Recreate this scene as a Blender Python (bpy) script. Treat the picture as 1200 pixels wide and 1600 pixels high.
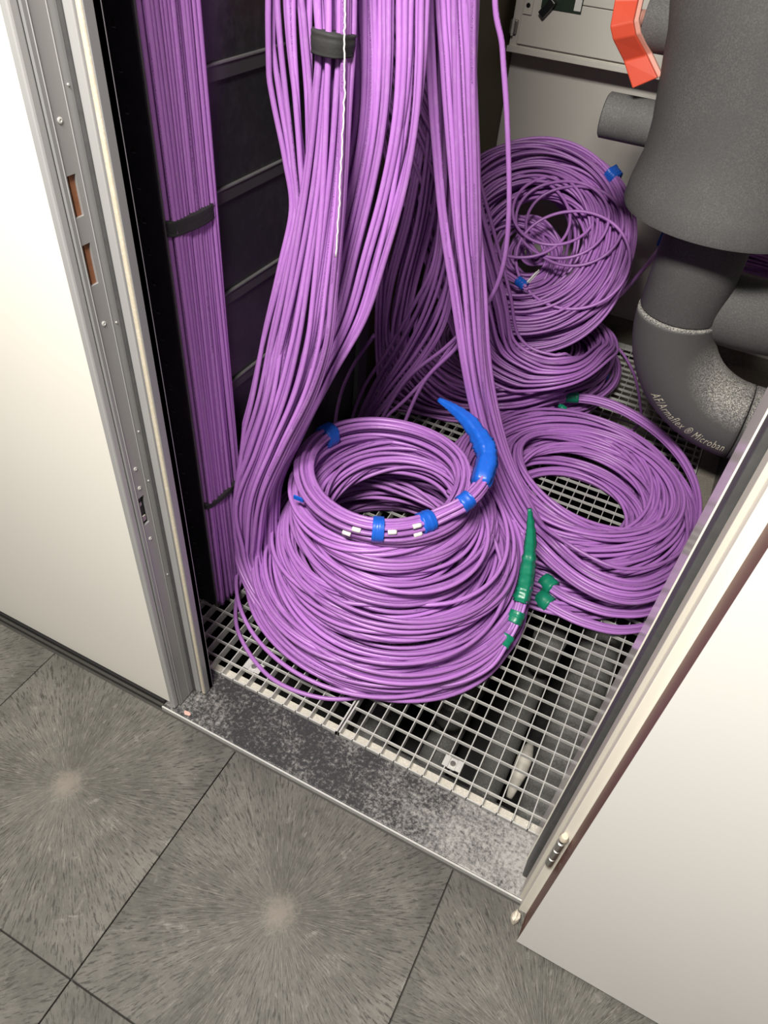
import bpy, bmesh, math, random
import numpy as np
from mathutils import Matrix, Vector, Euler

for o in list(bpy.data.objects): bpy.data.objects.remove(o)
scn = bpy.context.scene
COL = scn.collection
R = math.radians

# ------------------------------------------------------------------ camera
cam_d = bpy.data.cameras.new('camera')
cam_d.sensor_fit = 'VERTICAL'; cam_d.sensor_height = 24.0
cam_d.lens = 24.0 * 1120 / 1600
cam_d.clip_start = 0.02
cam = bpy.data.objects.new('camera', cam_d); COL.objects.link(cam)
cam.matrix_world = (Matrix.Translation((0.52382, -0.57321, 1.42340)) @ Matrix.Rotation(R(22.8138), 4, 'Z')
                    @ Matrix.Rotation(R(46.6308), 4, 'X') @ Matrix.Rotation(R(5.7576), 4, 'Z'))
scn.camera = cam

# ------------------------------------------------------------------ light
w = bpy.data.worlds.new('world'); scn.world = w; w.use_nodes = True
w.node_tree.nodes['Background'].inputs[0].default_value = (1.0, 0.97, 0.92, 1)
w.node_tree.nodes['Background'].inputs[1].default_value = 0.20
def area(name, loc, target, sx, sy, power, col):
    l = bpy.data.lights.new(name, 'AREA'); l.shape = 'RECTANGLE'; l.size = sx; l.size_y = sy
    l.energy = power; l.color = col
    o = bpy.data.objects.new(name, l); COL.objects.link(o); o.location = loc
    o.rotation_euler = (Vector(target) - Vector(loc)).to_track_quat('-Z', 'Y').to_euler()
    return o
area('hall_ceiling_light', (0.24, -0.85, 2.55), (0.22, 0.65, 0.0), 0.6, 0.30, 104, (1.0, 0.955, 0.88))
scn.view_settings.view_transform = 'Standard'; scn.view_settings.look = 'None'
scn.view_settings.exposure = 0.0; scn.view_settings.gamma = 1.0
scn.view_settings.use_curve_mapping = False

# ------------------------------------------------------------------ materials
def newmat(name):
    m = bpy.data.materials.new(name); m.use_nodes = True
    return m, m.node_tree.nodes, m.node_tree.links, m.node_tree.nodes['Principled BSDF']
def N(nodes, t, **kw):
    n = nodes.new(t)
    for k, v in kw.items(): setattr(n, k, v)
    return n
def mix(nodes, links, fac, a, b, blend='MIX'):
    n = nodes.new('ShaderNodeMix'); n.data_type = 'RGBA'; n.blend_type = blend
    for sock, val in ((n.inputs[0], fac), (n.inputs[6], a), (n.inputs[7], b)):
        if hasattr(val, 'is_output'): links.new(val, sock)
        elif isinstance(val, (int, float)): sock.default_value = val
        else: sock.default_value = (*val, 1) if len(val) == 3 else val
    return n.outputs[2]
def ramp(nodes, links, src, stops):
    n = nodes.new('ShaderNodeValToRGB'); el = n.color_ramp.elements
    while len(el) < len(stops): el.new(0.5)
    for e, (p, c) in zip(el, stops):
        e.position = p; e.color = (c, c, c, 1) if isinstance(c, (int, float)) else (*c, 1)
    links.new(src, n.inputs[0]); return n.outputs[0]
def noise(nodes, links, vec, scale, detail=3, rough=0.5, dist=0.0):
    n = nodes.new('ShaderNodeTexNoise'); n.inputs['Scale'].default_value = scale
    n.inputs['Detail'].default_value = detail; n.inputs['Roughness'].default_value = rough
    n.inputs['Distortion'].default_value = dist
    if vec is not None: links.new(vec, n.inputs['Vector'])
    return n.outputs['Fac']
def math_(nodes, links, op, a, b=None, c=None):
    n = nodes.new('ShaderNodeMath'); n.operation = op
    for i, v in enumerate((a, b, c)):
        if v is None: continue
        if hasattr(v, 'is_output'): links.new(v, n.inputs[i])
        else: n.inputs[i].default_value = v
    return n.outputs[0]
def bump(nodes, links, bs, h, strength=0.3, dist=0.002):
    n = nodes.new('ShaderNodeBump'); n.inputs['Strength'].default_value = strength
    n.inputs['Distance'].default_value = dist
    links.new(h, n.inputs['Height']); links.new(n.outputs[0], bs.inputs['Normal'])

def plain(name, col, rough=0.5, metal=0.0, var=0.12, scale=18, bmp=0.0, spec=0.5):
    """colour with mild cloudy wear, all procedural"""
    m, nd, lk, bs = newmat(name)
    tc = N(nd, 'ShaderNodeTexCoord').outputs['Object']
    f = noise(nd, lk, tc, scale, 4, 0.6)
    dark = tuple(c * (1 - var) for c in col); lite = tuple(min(1, c * (1 + var)) for c in col)
    lk.new(mix(nd, lk, f, dark, lite), bs.inputs['Base Color'])
    bs.inputs['Roughness'].default_value = rough; bs.inputs['Metallic'].default_value = metal
    bs.inputs['Specular IOR Level'].default_value = spec
    if bmp: bump(nd, lk, bs, noise(nd, lk, tc, 320, 2), bmp, 0.001)
    return m

def dusty(name, col, dust, amount, rough=0.5, metal=0.0, scale=9, upmask=False, fine=240, spec=0.5):
    """surface with grains and clouds of dust lying on it"""
    m, nd, lk, bs = newmat(name)
    tc = N(nd, 'ShaderNodeTexCoord').outputs['Object']
    cloud = ramp(nd, lk, noise(nd, lk, tc, scale, 6, 0.65), [(0.42, 0.0), (0.72, 1.0)])
    grain = ramp(nd, lk, noise(nd, lk, tc, fine, 3, 0.7), [(0.42, 0.0), (0.68, 1.0)])
    fac = math_(nd, lk, 'MULTIPLY', math_(nd, lk, 'ADD', math_(nd, lk, 'MULTIPLY', cloud, 0.7), 0.3), grain)
    if upmask:
        g = N(nd, 'ShaderNodeNewGeometry'); s = N(nd, 'ShaderNodeSeparateXYZ'); lk.new(g.outputs['Normal'], s.inputs[0])
        up = ramp(nd, lk, s.outputs[2], [(0.20, 0.02), (0.70, 1.0)])  # upward faces: more dust, and the light on it painted in too
        fac = math_(nd, lk, 'MULTIPLY', math_(nd, lk, 'ADD', fac, math_(nd, lk, 'MULTIPLY', grain, 0.35)), up)
    fac = math_(nd, lk, 'MULTIPLY', fac, amount)
    lk.new(mix(nd, lk, fac, col, dust), bs.inputs['Base Color'])
    bs.inputs['Roughness'].default_value = rough; bs.inputs['Metallic'].default_value = metal
    bs.inputs['Specular IOR Level'].default_value = spec
    bump(nd, lk, bs, noise(nd, lk, tc, fine, 2), 0.25, 0.0008)
    return m

def cable_mat(name, col):
    m, nd, lk, bs = newmat(name)
    oi = N(nd, 'ShaderNodeObjectInfo').outputs['Random']
    uv = N(nd, 'ShaderNodeUVMap').outputs[0]
    s = N(nd, 'ShaderNodeSeparateXYZ'); lk.new(uv, s.inputs[0])
    u, v = s.outputs[0], s.outputs[1]
    c1 = tuple(c * 0.82 for c in col); c2 = tuple(min(1, c * 1.12) for c in col)
    base = mix(nd, lk, oi, c1, c2)
    # scuffs along the jacket
    cm = N(nd, 'ShaderNodeCombineXYZ'); lk.new(math_(nd, lk, 'MULTIPLY', u, 60.0), cm.inputs[0]); lk.new(math_(nd, lk, 'MULTIPLY', v, 3.0), cm.inputs[1]); lk.new(math_(nd, lk, 'MULTIPLY', oi, 40.0), cm.inputs[2])
    sc = ramp(nd, lk, noise(nd, lk, cm.outputs[0], 1.0, 4, 0.7), [(0.5, 0.0), (0.8, 0.22)])
    base = mix(nd, lk, sc, base, (0.62, 0.48, 0.68))
    # line of small dark printing
    cm2 = N(nd, 'ShaderNodeCombineXYZ'); lk.new(math_(nd, lk, 'MULTIPLY', u, 420.0), cm2.inputs[0]); lk.new(math_(nd, lk, 'MULTIPLY', v, 60.0), cm2.inputs[1]); lk.new(oi, cm2.inputs[2])
    pr = math_(nd, lk, 'GREATER_THAN', noise(nd, lk, cm2.outputs[0], 1.0, 0), 0.52)
    gate = math_(nd, lk, 'GREATER_THAN', noise(nd, lk, cm.outputs[0], 0.09, 0), 0.5)
    vv = math_(nd, lk, 'FRACT', math_(nd, lk, 'ADD', v, oi))
    band = math_(nd, lk, 'LESS_THAN', math_(nd, lk, 'ABSOLUTE', math_(nd, lk, 'SUBTRACT', vv, 0.5)), 0.055)
    f = math_(nd, lk, 'MULTIPLY', math_(nd, lk, 'MULTIPLY', pr, gate), math_(nd, lk, 'MULTIPLY', band, 0.75))
    base = mix(nd, lk, f, base, (0.03, 0.01, 0.05))
    lk.new(base, bs.inputs['Base Color'])
    bs.inputs['Roughness'].default_value = 0.36
    bs.inputs['Specular IOR Level'].default_value = 0.5
    return m

def tile_mat():
    m, nd, lk, bs = newmat('floor_tile')
    tc = N(nd, 'ShaderNodeTexCoord').outputs['Object']
    oi = N(nd, 'ShaderNodeObjectInfo').outputs['Random']
    s = N(nd, 'ShaderNodeSeparateXYZ'); lk.new(tc, s.inputs[0])
    x, y = s.outputs[0], s.outputs[1]
    r = math_(nd, lk, 'SQRT', math_(nd, lk, 'ADD', math_(nd, lk, 'MULTIPLY', x, x), math_(nd, lk, 'MULTIPLY', y, y)))
    rs = math_(nd, lk, 'MAXIMUM', r, 0.004)
    ca = math_(nd, lk, 'DIVIDE', x, rs); sa = math_(nd, lk, 'DIVIDE', y, rs)
    def polar(ka, kr):
        c = N(nd, 'ShaderNodeCombineXYZ')
        lk.new(math_(nd, lk, 'MULTIPLY', ca, ka), c.inputs[0]); lk.new(math_(nd, lk, 'MULTIPLY', sa, ka), c.inputs[1])
        lk.new(math_(nd, lk, 'ADD', math_(nd, lk, 'MULTIPLY', r, kr), math_(nd, lk, 'MULTIPLY', oi, 30)), c.inputs[2])
        return c.outputs[0]
    n1 = noise(nd, lk, polar(72, 46), 1.0, 3, 0.7)
    n2 = noise(nd, lk, polar(60, 34), 1.0, 4, 0.75)
    cloud = ramp(nd, lk, noise(nd, lk, tc, 6, 7, 0.7), [(0.32, 0.0), (0.70, 1.0)])
    base = mix(nd, lk, cloud, (0.062, 0.060, 0.052), (0.162, 0.156, 0.138))
    dark = ramp(nd, lk, n1, [(0.38, 1.0), (0.47, 0.0)])
    base = mix(nd, lk, math_(nd, lk, 'MULTIPLY', dark, 0.85), base, (0.035, 0.034, 0.030))
    lite = ramp(nd, lk, n2, [(0.52, 0.0), (0.75, 1.0)])
    near = ramp(nd, lk, r, [(0.0, 0.7), (0.10, 0.62), (0.22, 0.34), (0.32, 0.08)])
    base = mix(nd, lk, math_(nd, lk, 'MULTIPLY', lite, near), base, (0.36, 0.34, 0.30))
    ctr = ramp(nd, lk, math_(nd, lk, 'ADD', r, math_(nd, lk, 'MULTIPLY', math_(nd, lk, 'SUBTRACT', noise(nd, lk, tc, 90, 5, 0.75), 0.5), 0.09)), [(0.010, 0.5), (0.040, 0.0)])
    base = mix(nd, lk, ctr, base, (0.29, 0.25, 0.215))
    # chalky scuffs
    sc = ramp(nd, lk, noise(nd, lk, tc, 22, 6, 0.75, 0.8), [(0.60, 0.0), (0.76, 0.55)])
    base = mix(nd, lk, sc, base, (0.36, 0.35, 0.32))
    lk.new(base, bs.inputs['Base Color'])
    bs.inputs['Roughness'].default_value = 0.62
    bs.inputs['Specular IOR Level'].default_value = 0.35
    bump(nd, lk, bs, n1, 0.25, 0.001)
    return m

def stone_mat():
    m, nd, lk, bs = newmat('threshold_stone')
    tc = N(nd, 'ShaderNodeTexCoord').outputs['Object']
    s = N(nd, 'ShaderNodeSeparateXYZ'); lk.new(tc, s.inputs[0])
    # plaster dust trodden towards the hinge-side end of the slab
    along = ramp(nd, lk, math_(nd, lk, 'MULTIPLY_ADD', s.outputs[0], 1.0, 0.35), [(0.16, 0.30), (0.30, 0.05), (0.62, 0.10), (0.80, 0.60), (0.98, 1.0)])
    c = math_(nd, lk, 'ADD', noise(nd, lk, tc, 120, 8, 0.8, 0.1), math_(nd, lk, 'MULTIPLY', along, 0.2))
    c = math_(nd, lk, 'ADD', c, math_(nd, lk, 'MULTIPLY', math_(nd, lk, 'SUBTRACT', noise(nd, lk, tc, 11, 5, 0.65), 0.5), 0.42))
    base = mix(nd, lk, ramp(nd, lk, c, [(0.515, 0.03), (0.75, 0.80)]), (0.017, 0.017, 0.020), (0.47, 0.46, 0.44))
    lk.new(base, bs.inputs['Base Color']); bs.inputs['Roughness'].default_value = 0.5
    bump(nd, lk, bs, c, 0.3, 0.001)
    return m

M = {}
M['cable'] = cable_mat('purple_cable', (0.435, 0.18, 0.55))
M['tile'] = tile_mat()
M['stone'] = stone_mat()
M['panel'] = plain('cream_panel', (0.83, 0.80, 0.74), 0.45, var=0.02, scale=2.5)
M['door'] = plain('white_laminate', (0.80, 0.785, 0.76), 0.4, var=0.02, scale=2)
M['alu'] = plain('grey_aluminium', (0.34, 0.34, 0.345), 0.38, 0.35, 0.06, 6)
M['alu_lip'] = plain('pale_aluminium', (0.46, 0.46, 0.46), 0.4, 0.3, 0.06, 6)
M['gasket'] = dusty('cream_gasket', (0.55, 0.49, 0.38), (0.75, 0.7, 0.6), 0.7, 0.8, scale=30)
M['wood'] = plain('brown_timber', (0.26, 0.10, 0.045), 0.7, var=0.4, scale=60)
M['edge'] = plain('brown_edging', (0.135, 0.042, 0.026), 0.5, var=0.25, scale=70)
M['jamb'] = plain('glossy_white_jamb', (0.74, 0.70, 0.66), 0.14, 0.0, 0.02, 3, spec=0.8)
M['beige'] = plain('beige_profile', (0.60, 0.565, 0.50), 0.5, var=0.04, scale=8)
M['cream'] = plain('cream_profile', (0.86, 0.82, 0.72), 0.5, var=0.03, scale=8)
M['rubber'] = plain('black_rubber_seal', (0.065, 0.065, 0.066), 0.5, var=0.35, scale=60)
M['black'] = dusty('black_powder_coat', (0.016, 0.016, 0.019), (0.26, 0.26, 0.29), 0.07, 0.28, scale=7, fine=60, spec=0.5)
M['blackrib'] = plain('black_rail', (0.06, 0.06, 0.062), 0.32, 0.3, 0.2, 12)
M['raillip'] = plain('pale_rail_edge', (0.17, 0.17, 0.17), 0.35, 0.3, 0.3, 25)  # paler grey than the rails, for post edge, rail lips and hole lips
M['hole'] = plain('black_recess', (0.003, 0.003, 0.003), 0.9)
M['steel'] = dusty('galvanised_steel', (0.58, 0.58, 0.56), (0.80, 0.78, 0.73), 0.6, 0.42, 0.2, scale=14, fine=120)
M['ledge'] = dusty('dusty_ledge', (0.50, 0.47, 0.41), (0.80, 0.77, 0.68), 0.8, 0.8, scale=30)
M['concrete'] = dusty('concrete', (0.20, 0.18, 0.15), (0.42, 0.40, 0.35), 0.7, 0.85, scale=8)
M['joint'] = plain('dark_joint_strip', (0.045, 0.043, 0.038), 0.7, var=0.3, scale=60)
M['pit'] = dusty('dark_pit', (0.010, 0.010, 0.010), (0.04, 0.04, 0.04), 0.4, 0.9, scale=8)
M['pitpipe'] = dusty('dusty_grey_lagging', (0.11, 0.11, 0.105), (0.40, 0.39, 0.37), 0.6, 0.8, scale=16)
M['olive'] = plain('olive_wall', (0.085, 0.072, 0.034), 0.7, var=0.08, scale=5)
M['backwall'] = plain('white_back_wall', (0.60, 0.575, 0.53), 0.55, var=0.03, scale=3)
M['box'] = plain('white_enclosure', (0.70, 0.675, 0.61), 0.45, var=0.02, scale=4)
M['foam'] = dusty('grey_foam_lagging', (0.095, 0.095, 0.096), (0.36, 0.35, 0.33), 0.35, 0.75, scale=6, fine=300)
M['foam_lit_dust'] = dusty('grey_foam_lagging_lit_dust', (0.085, 0.085, 0.086), (0.80, 0.77, 0.70), 1.0, 0.7, scale=5, upmask=True, fine=300)  # real dust, with its lit speckle also put into the colour
M['red'] = plain('red_paint', (0.62, 0.075, 0.035), 0.38, var=0.12, scale=20)
M['redin'] = plain('pale_red_plastic', (0.60, 0.30, 0.24), 0.5, var=0.1)
M['blue'] = plain('blue_tape', (0.012, 0.12, 0.62), 0.36, var=0.18, scale=60, bmp=0.2)
M['green'] = plain('green_tape', (0.008, 0.22, 0.125), 0.34, var=0.22, scale=60, bmp=0.2)
M['velcro'] = plain('black_hook_tape', (0.026, 0.026, 0.026), 0.75, var=0.3, scale=80, bmp=0.3)
M['white'] = plain('white_print', (0.80, 0.80, 0.76), 0.5, var=0.03)
M['ink'] = plain('pale_lettering', (0.75, 0.73, 0.55), 0.6, var=0.15, scale=90)
M['plastic'] = plain('black_plastic', (0.012, 0.012, 0.013), 0.35, var=0.2)
M['card'] = plain('dark_green_label', (0.012, 0.03, 0.016), 0.5, var=0.3, scale=90)
M['brass'] = plain('hinge_steel', (0.40, 0.39, 0.36), 0.3, 0.8, 0.15, 60)
M['film'] = plain('dark_film', (0.05, 0.022, 0.06), 0.22, var=0.6, scale=30, bmp=0.5)
M['crumb'] = plain('plaster_crumb', (0.72, 0.66, 0.55), 0.9, var=0.2, scale=200)
M['pinkcrumb'] = plain('pink_crumb', (0.72, 0.42, 0.36), 0.9, var=0.2, scale=200)

# ------------------------------------------------------------------ helpers
def link(o, parent=None):
    COL.objects.link(o)
    if parent is not None:
        o.parent = parent
    return o
def obj(name, me, mat, parent=None, smooth=False):
    if mat is not None and not me.materials: me.materials.append(M[mat] if isinstance(mat, str) else mat)
    if smooth: me.polygons.foreach_set('use_smooth', [True] * len(me.polygons))
    return link(bpy.data.objects.new(name, me), parent)
def tag(o, label, cat, group=None):
    o['label'] = label; o['category'] = cat
    if group: o['group'] = group
    return o
def struct(o, label=None):
    o['kind'] = 'structure'
    if label: o['label'] = label; 
    return o
def thing(name, label, cat, loc=(0, 0, 0), group=None):
    o = bpy.data.objects.new(name, None); o.location = loc; o.empty_display_size = 0.05
    COL.objects.link(o); return tag(o, label, cat, group)
def bm_mesh(name, bm):
    me = bpy.data.meshes.new(name); bm.normal_update(); bm.to_mesh(me); bm.free(); return me
def add_box(bm, a, b, bevel=0.0):
    a, b = [min(p, q) for p, q in zip(a, b)], [max(p, q) for p, q in zip(a, b)]
    vs = [bm.verts.new((x, y, z)) for x in (a[0], b[0]) for y in (a[1], b[1]) for z in (a[2], b[2])]
    fs = [(0, 1, 3, 2), (4, 6, 7, 5), (0, 4, 5, 1), (2, 3, 7, 6), (0, 2, 6, 4), (1, 5, 7, 3)]
    faces = [bm.faces.new([vs[i] for i in f]) for f in fs]
    if bevel:
        es = list({e for f in faces for e in f.edges})
        bmesh.ops.bevel(bm, geom=es, offset=bevel, segments=2, affect='EDGES', profile=0.5)
def box(name, a, b, mat, parent=None, bevel=0.0, loc=None):
    bm = bmesh.new()
    if parent is not None and loc is None: loc = parent.location
    if loc is not None:
        a = [p - q for p, q in zip(a, loc)]; b = [p - q for p, q in zip(b, loc)]
    add_box(bm, a, b, bevel)
    return obj(name, bm_mesh(name, bm), mat, parent)
def prism(name, poly, axis, lo, hi, mat, parent=None, bevel=0.0):
    """polygon in the plane normal to axis, extruded lo..hi (world coordinates, parents sit at the origin)"""
    bm = bmesh.new()
    def P3(p, t):
        return {'z': (p[0], p[1], t), 'x': (t, p[0], p[1]), 'y': (p[0], t, p[1])}[axis]
    A = [bm.verts.new(P3(p, lo)) for p in poly]; B = [bm.verts.new(P3(p, hi)) for p in poly]
    bm.faces.new(A); bm.faces.new(B[::-1]); n = len(poly)
    for i in range(n): bm.faces.new((A[i], B[i], B[(i + 1) % n], A[(i + 1) % n]))
    bmesh.ops.recalc_face_normals(bm, faces=bm.faces)
    if bevel: bmesh.ops.bevel(bm, geom=list(bm.edges), offset=bevel, segments=2, affect='EDGES', profile=0.5)
    return obj(name, bm_mesh(name, bm), mat, parent)

def catmull(ctrl, per=10):
    C = np.asarray(ctrl, float); n = len(C)
    ext = np.vstack([2 * C[0] - C[1], C, 2 * C[-1] - C[-2]])
    out = []
    t = np.linspace(0, 1, per, endpoint=False)[:, None]
    for i in range(n - 1):
        p0, p1, p2, p3 = ext[i:i + 4]
        out.append(0.5 * (2 * p1 + (p2 - p0) * t + (2 * p0 - 5 * p1 + 4 * p2 - p3) * t ** 2 + (3 * p1 - p0 - 3 * p2 + p3) * t ** 3))
    out.append(C[-1:]); return np.vstack(out)

def tube_mesh(name, pts, rad, sides=7, closed=False, caps=True):
    P = np.asarray(pts, float); n = len(P)
    if closed: T = np.roll(P, -1, 0) - np.roll(P, 1, 0)
    else: T = np.gradient(P, axis=0)
    T /= np.linalg.norm(T, axis=1)[:, None] + 1e-12
    up = np.array([0, 0, 1.0]) if abs(T[0][2]) < 0.8 else np.array([1.0, 0, 0])
    U = np.zeros_like(P); u = np.cross(up, T[0]); u /= np.linalg.norm(u); U[0] = u
    for i in range(1, n):
        u = u - T[i] * (u @ T[i]); u /= np.linalg.norm(u); U[i] = u
    V = np.cross(T, U)
    if closed:   # spread the closing twist over the loop
        u = U[-1] - T[0] * (U[-1] @ T[0]); u /= np.linalg.norm(u)
        ang = math.atan2(u @ V[0], u @ U[0])
        th = -ang * np.arange(n) / n
        U, V = U * np.cos(th)[:, None] + V * np.sin(th)[:, None], -U * np.sin(th)[:, None] + V * np.cos(th)[:, None]
    a = np.linspace(0, 2 * np.pi, sides, endpoint=False)
    rr = np.broadcast_to(np.asarray(rad, float), (n,))
    co = P[:, None, :] + rr[:, None, None] * (np.cos(a)[None, :, None] * U[:, None, :] + np.sin(a)[None, :, None] * V[:, None, :])
    verts = co.reshape(-1, 3)
    m = n if closed else n - 1
    i = np.arange(m)[:, None]; j = np.arange(sides)[None, :]
    i2 = (i + 1) % n; j2 = (j + 1) % sides
    F = np.stack([i * sides + j, i * sides + j2, i2 * sides + j2, i2 * sides + j], -1).reshape(-1, 4)
    L = np.concatenate([[0], np.cumsum(np.linalg.norm(np.diff(np.vstack([P, P[:1]]), axis=0), axis=1))])
    uu = np.stack([L[i] + 0 * j, L[i] + 0 * j, L[i + 1] + 0 * j, L[i + 1] + 0 * j], -1).reshape(-1)
    vv = np.stack([j / sides + 0 * i, (j + 1) / sides + 0 * i, (j + 1) / sides + 0 * i, j / sides + 0 * i], -1).reshape(-1)
    nf = len(F); loops = F.reshape(-1); starts = np.arange(nf) * 4; tot = np.full(nf, 4)
    if caps and not closed:
        c0 = np.arange(sides)[::-1]; c1 = np.arange(sides) + (n - 1) * sides
        loops = np.concatenate([loops, c0, c1]); starts = np.concatenate([starts, [nf * 4, nf * 4 + sides]]); tot = np.concatenate([tot, [sides, sides]])
        uu = np.concatenate([uu, np.zeros(2 * sides)]); vv = np.concatenate([vv, np.full(2 * sides, 0.0)])
    me = bpy.data.meshes.new(name)
    me.vertices.add(len(verts)); me.vertices.foreach_set('co', verts.ravel())
    me.loops.add(len(loops)); me.loops.foreach_set('vertex_index', loops.astype(np.int32))
    me.polygons.add(len(starts)); me.polygons.foreach_set('loop_start', starts.astype(np.int32)); me.polygons.foreach_set('loop_total', tot.astype(np.int32))
    me.polygons.foreach_set('use_smooth', [True] * len(starts))
    uvl = me.uv_layers.new(name='UVMap'); uvl.data.foreach_set('uv', np.stack([uu, vv], 1).ravel())
    me.update(calc_edges=True); me.validate()
    return me
def tube(name, pts, rad, mat, parent=None, sides=7, closed=False, per=10, spline=True):
    P = np.asarray(pts, float)
    if spline and not closed: 
        if np.ndim(rad) > 0: rad = np.interp(np.linspace(0, 1, (len(P) - 1) * per + 1), np.linspace(0, 1, len(P)), rad)
        P = catmull(P, per)
    if parent is not None: P = P - np.array(parent.location)
    return obj(name, tube_mesh(name, P, rad, sides, closed), mat, parent)
def lathe(name, prof, c, mat, parent=None, seg=48, axis='z', smooth=True):
    """profile [(r, t)] spun about an axis through c"""
    bm = bmesh.new(); rows = []
    off = parent.location if parent is not None else Vector((0, 0, 0))
    for r, t in prof:
        row = []
        for k in range(seg):
            a = 2 * math.pi * k / seg; u, v = r * math.cos(a), r * math.sin(a)
            p = {'z': (u, v, t), 'x': (t, u, v), 'y': (u, t, v)}[axis]
            row.append(bm.verts.new((p[0] + c[0] - off[0], p[1] + c[1] - off[1], p[2] + c[2] - off[2])))
        rows.append(row)
    for A, B in zip(rows, rows[1:]):
        for k in range(seg): bm.faces.new((A[k], A[(k + 1) % seg], B[(k + 1) % seg], B[k]))
    if prof[0][0] > 1e-4: bm.faces.new(rows[0][::-1])
    if prof[-1][0] > 1e-4: bm.faces.new(rows[-1])
    bmesh.ops.recalc_face_normals(bm, faces=bm.faces)
    me = bm_mesh(name, bm)
    o = obj(name, me, mat, parent, smooth)
    try: me.set_sharp_from_angle(angle=R(40))
    except Exception: pass
    return o

# ================================================================== SETTING
# --- hall floor of square tiles
floor = struct(box('floor', (-2.6, -2.6, -0.08), (2.6, 0.010, -0.011), 'joint'), 'hall floor of dark grey tiles with radial streaks')
rows = [(-0.4665, 0.0), (-0.9665, -0.4685), (-1.4665, -0.9685), (-1.9665, -1.4685)]
tile_me = {}
for ri, (y0, y1) in enumerate(rows):
    cy = -0.218 if ri == 0 else (y0 + y1) / 2
    if ri not in tile_me:
        bm = bmesh.new(); add_box(bm, (-0.2488, y0 - cy, -0.011), (0.2488, y1 - cy, 0.0), 0.0012)
        tile_me[ri] = bm_mesh('tile', bm); tile_me[ri].materials.append(M['tile'])
    for k in range(-5, 5):
        o = link(bpy.data.objects.new('tile', tile_me[ri]), floor)
        o.location = (k * 0.5 + 0.25, cy, 0)

# --- stone threshold with its metal edging
thr = struct(box('trim_1', (-0.20, 0.013, -0.06), (0.655, 0.137, 0.0), 'stone', bevel=0.0015), 'black stone threshold slab smeared with white dust')
box('edging', (-0.20, 0.008, -0.03), (0.655, 0.0115, 0.0008), 'steel', thr)
# --- ledge carrying the grating
led = struct(box('trim_2', (-0.42, 0.1375, -0.075), (0.75, 0.172, -0.026), 'ledge'), 'dusty ledge under the grating edge')
# --- pit below the grating
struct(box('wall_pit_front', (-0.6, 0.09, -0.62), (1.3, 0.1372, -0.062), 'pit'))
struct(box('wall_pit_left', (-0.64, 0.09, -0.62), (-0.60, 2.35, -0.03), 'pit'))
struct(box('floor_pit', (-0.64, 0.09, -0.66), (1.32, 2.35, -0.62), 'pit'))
struct(box('wall_pit_right', (0.727, 0.14, -0.62), (1.32, 2.3, -0.002), 'concrete'), 'concrete ledge beside the grating')
# --- left partition, with a black shadow-gap strip at its foot
wl = struct(box('wall_left', (-2.2, 0.022, 0.010), (-0.1785, 0.085, 2.9), 'panel', bevel=0.001), 'cream wall panel left of the opening')
struct(box('baseboard_shade_left', (-2.2, 0.0165, -0.001), (-0.2005, 0.085, 0.0095), 'plastic'), 'thin black strip painting the shadow gap and skirting under the cream panel')  # black colour stands in for the shaded gap below the panel
struct(box('floor_screed', (-2.6, 0.0105, -0.08), (-0.201, 0.09, -0.001), 'joint'))
# --- right partition (behind the open door)
struct(box('wall_right', (0.70, 0.03, 0.0), (2.4, 0.12, 2.9), 'panel'), 'cream wall panel behind the open door')
struct(box('wall_lintel', (-0.178, 0.03, 2.28), (0.70, 0.12, 2.9), 'panel'))
# --- riser cupboard shell
struct(box('wall_back', (-0.372, 2.30, 0.055), (1.34, 2.36, 2.9), 'backwall'), 'white back wall of the riser cupboard')
struct(box('baseboard_back', (-0.5, 2.302, -0.62), (1.34, 2.36, 0.054), 'concrete'), 'bare concrete strip under the white back wall')
struct(box('wall_side_left', (-0.46, 1.16, -0.02), (-0.373, 2.36, 2.9), 'olive'), 'dark olive side wall of the cupboard')
struct(box('wall_side_hidden', (-0.72, 0.09, -0.62), (-0.655, 2.36, 2.9), 'black'))
struct(box('wall_side_right', (1.30, 0.12, -0.62), (1.36, 2.36, 2.9), 'backwall'))
struct(box('ceiling', (-0.72, 0.09, 2.9), (1.36, 2.36, 2.95), 'backwall'))

# --- left door frame: aluminium profile with strike slots
fr = struct(bpy.data.objects.new('trim_3', None), 'grey aluminium door frame with strike slots'); COL.objects.link(fr)
H = 2.28
def slat(name, x0, x1, y0, y1, mat, z0=0.004, z1=H, bv=0.0008): return box(name, (x0, y0, z0), (x1, y1, z1), mat, fr, bv)
slat('frame_lip', -0.182, -0.1695, 0.0165, 0.030, 'alu_lip', bv=0.003)
slots = [(0.550, 0.611), (0.978, 1.031), (1.064, 1.112)]
zc = 0.004
pieces = []
bm = bmesh.new()
for s0, s1 in slots + [(H, H)]:
    add_box(bm, (-0.1705, 0.0302, zc), (-0.166, 0.074, s0))
    if s0 < H:
        add_box(bm, (-0.1705, 0.0302, s0), (-0.166, 0.0385, s1)); add_box(bm, (-0.1705, 0.0515, s0), (-0.166, 0.074, s1))
    zc = s1
bmesh.ops.remove_doubles(bm, verts=bm.verts, dist=1e-6)
obj('frame_reveal', bm_mesh('frame_reveal', bm), 'alu', fr)
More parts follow.
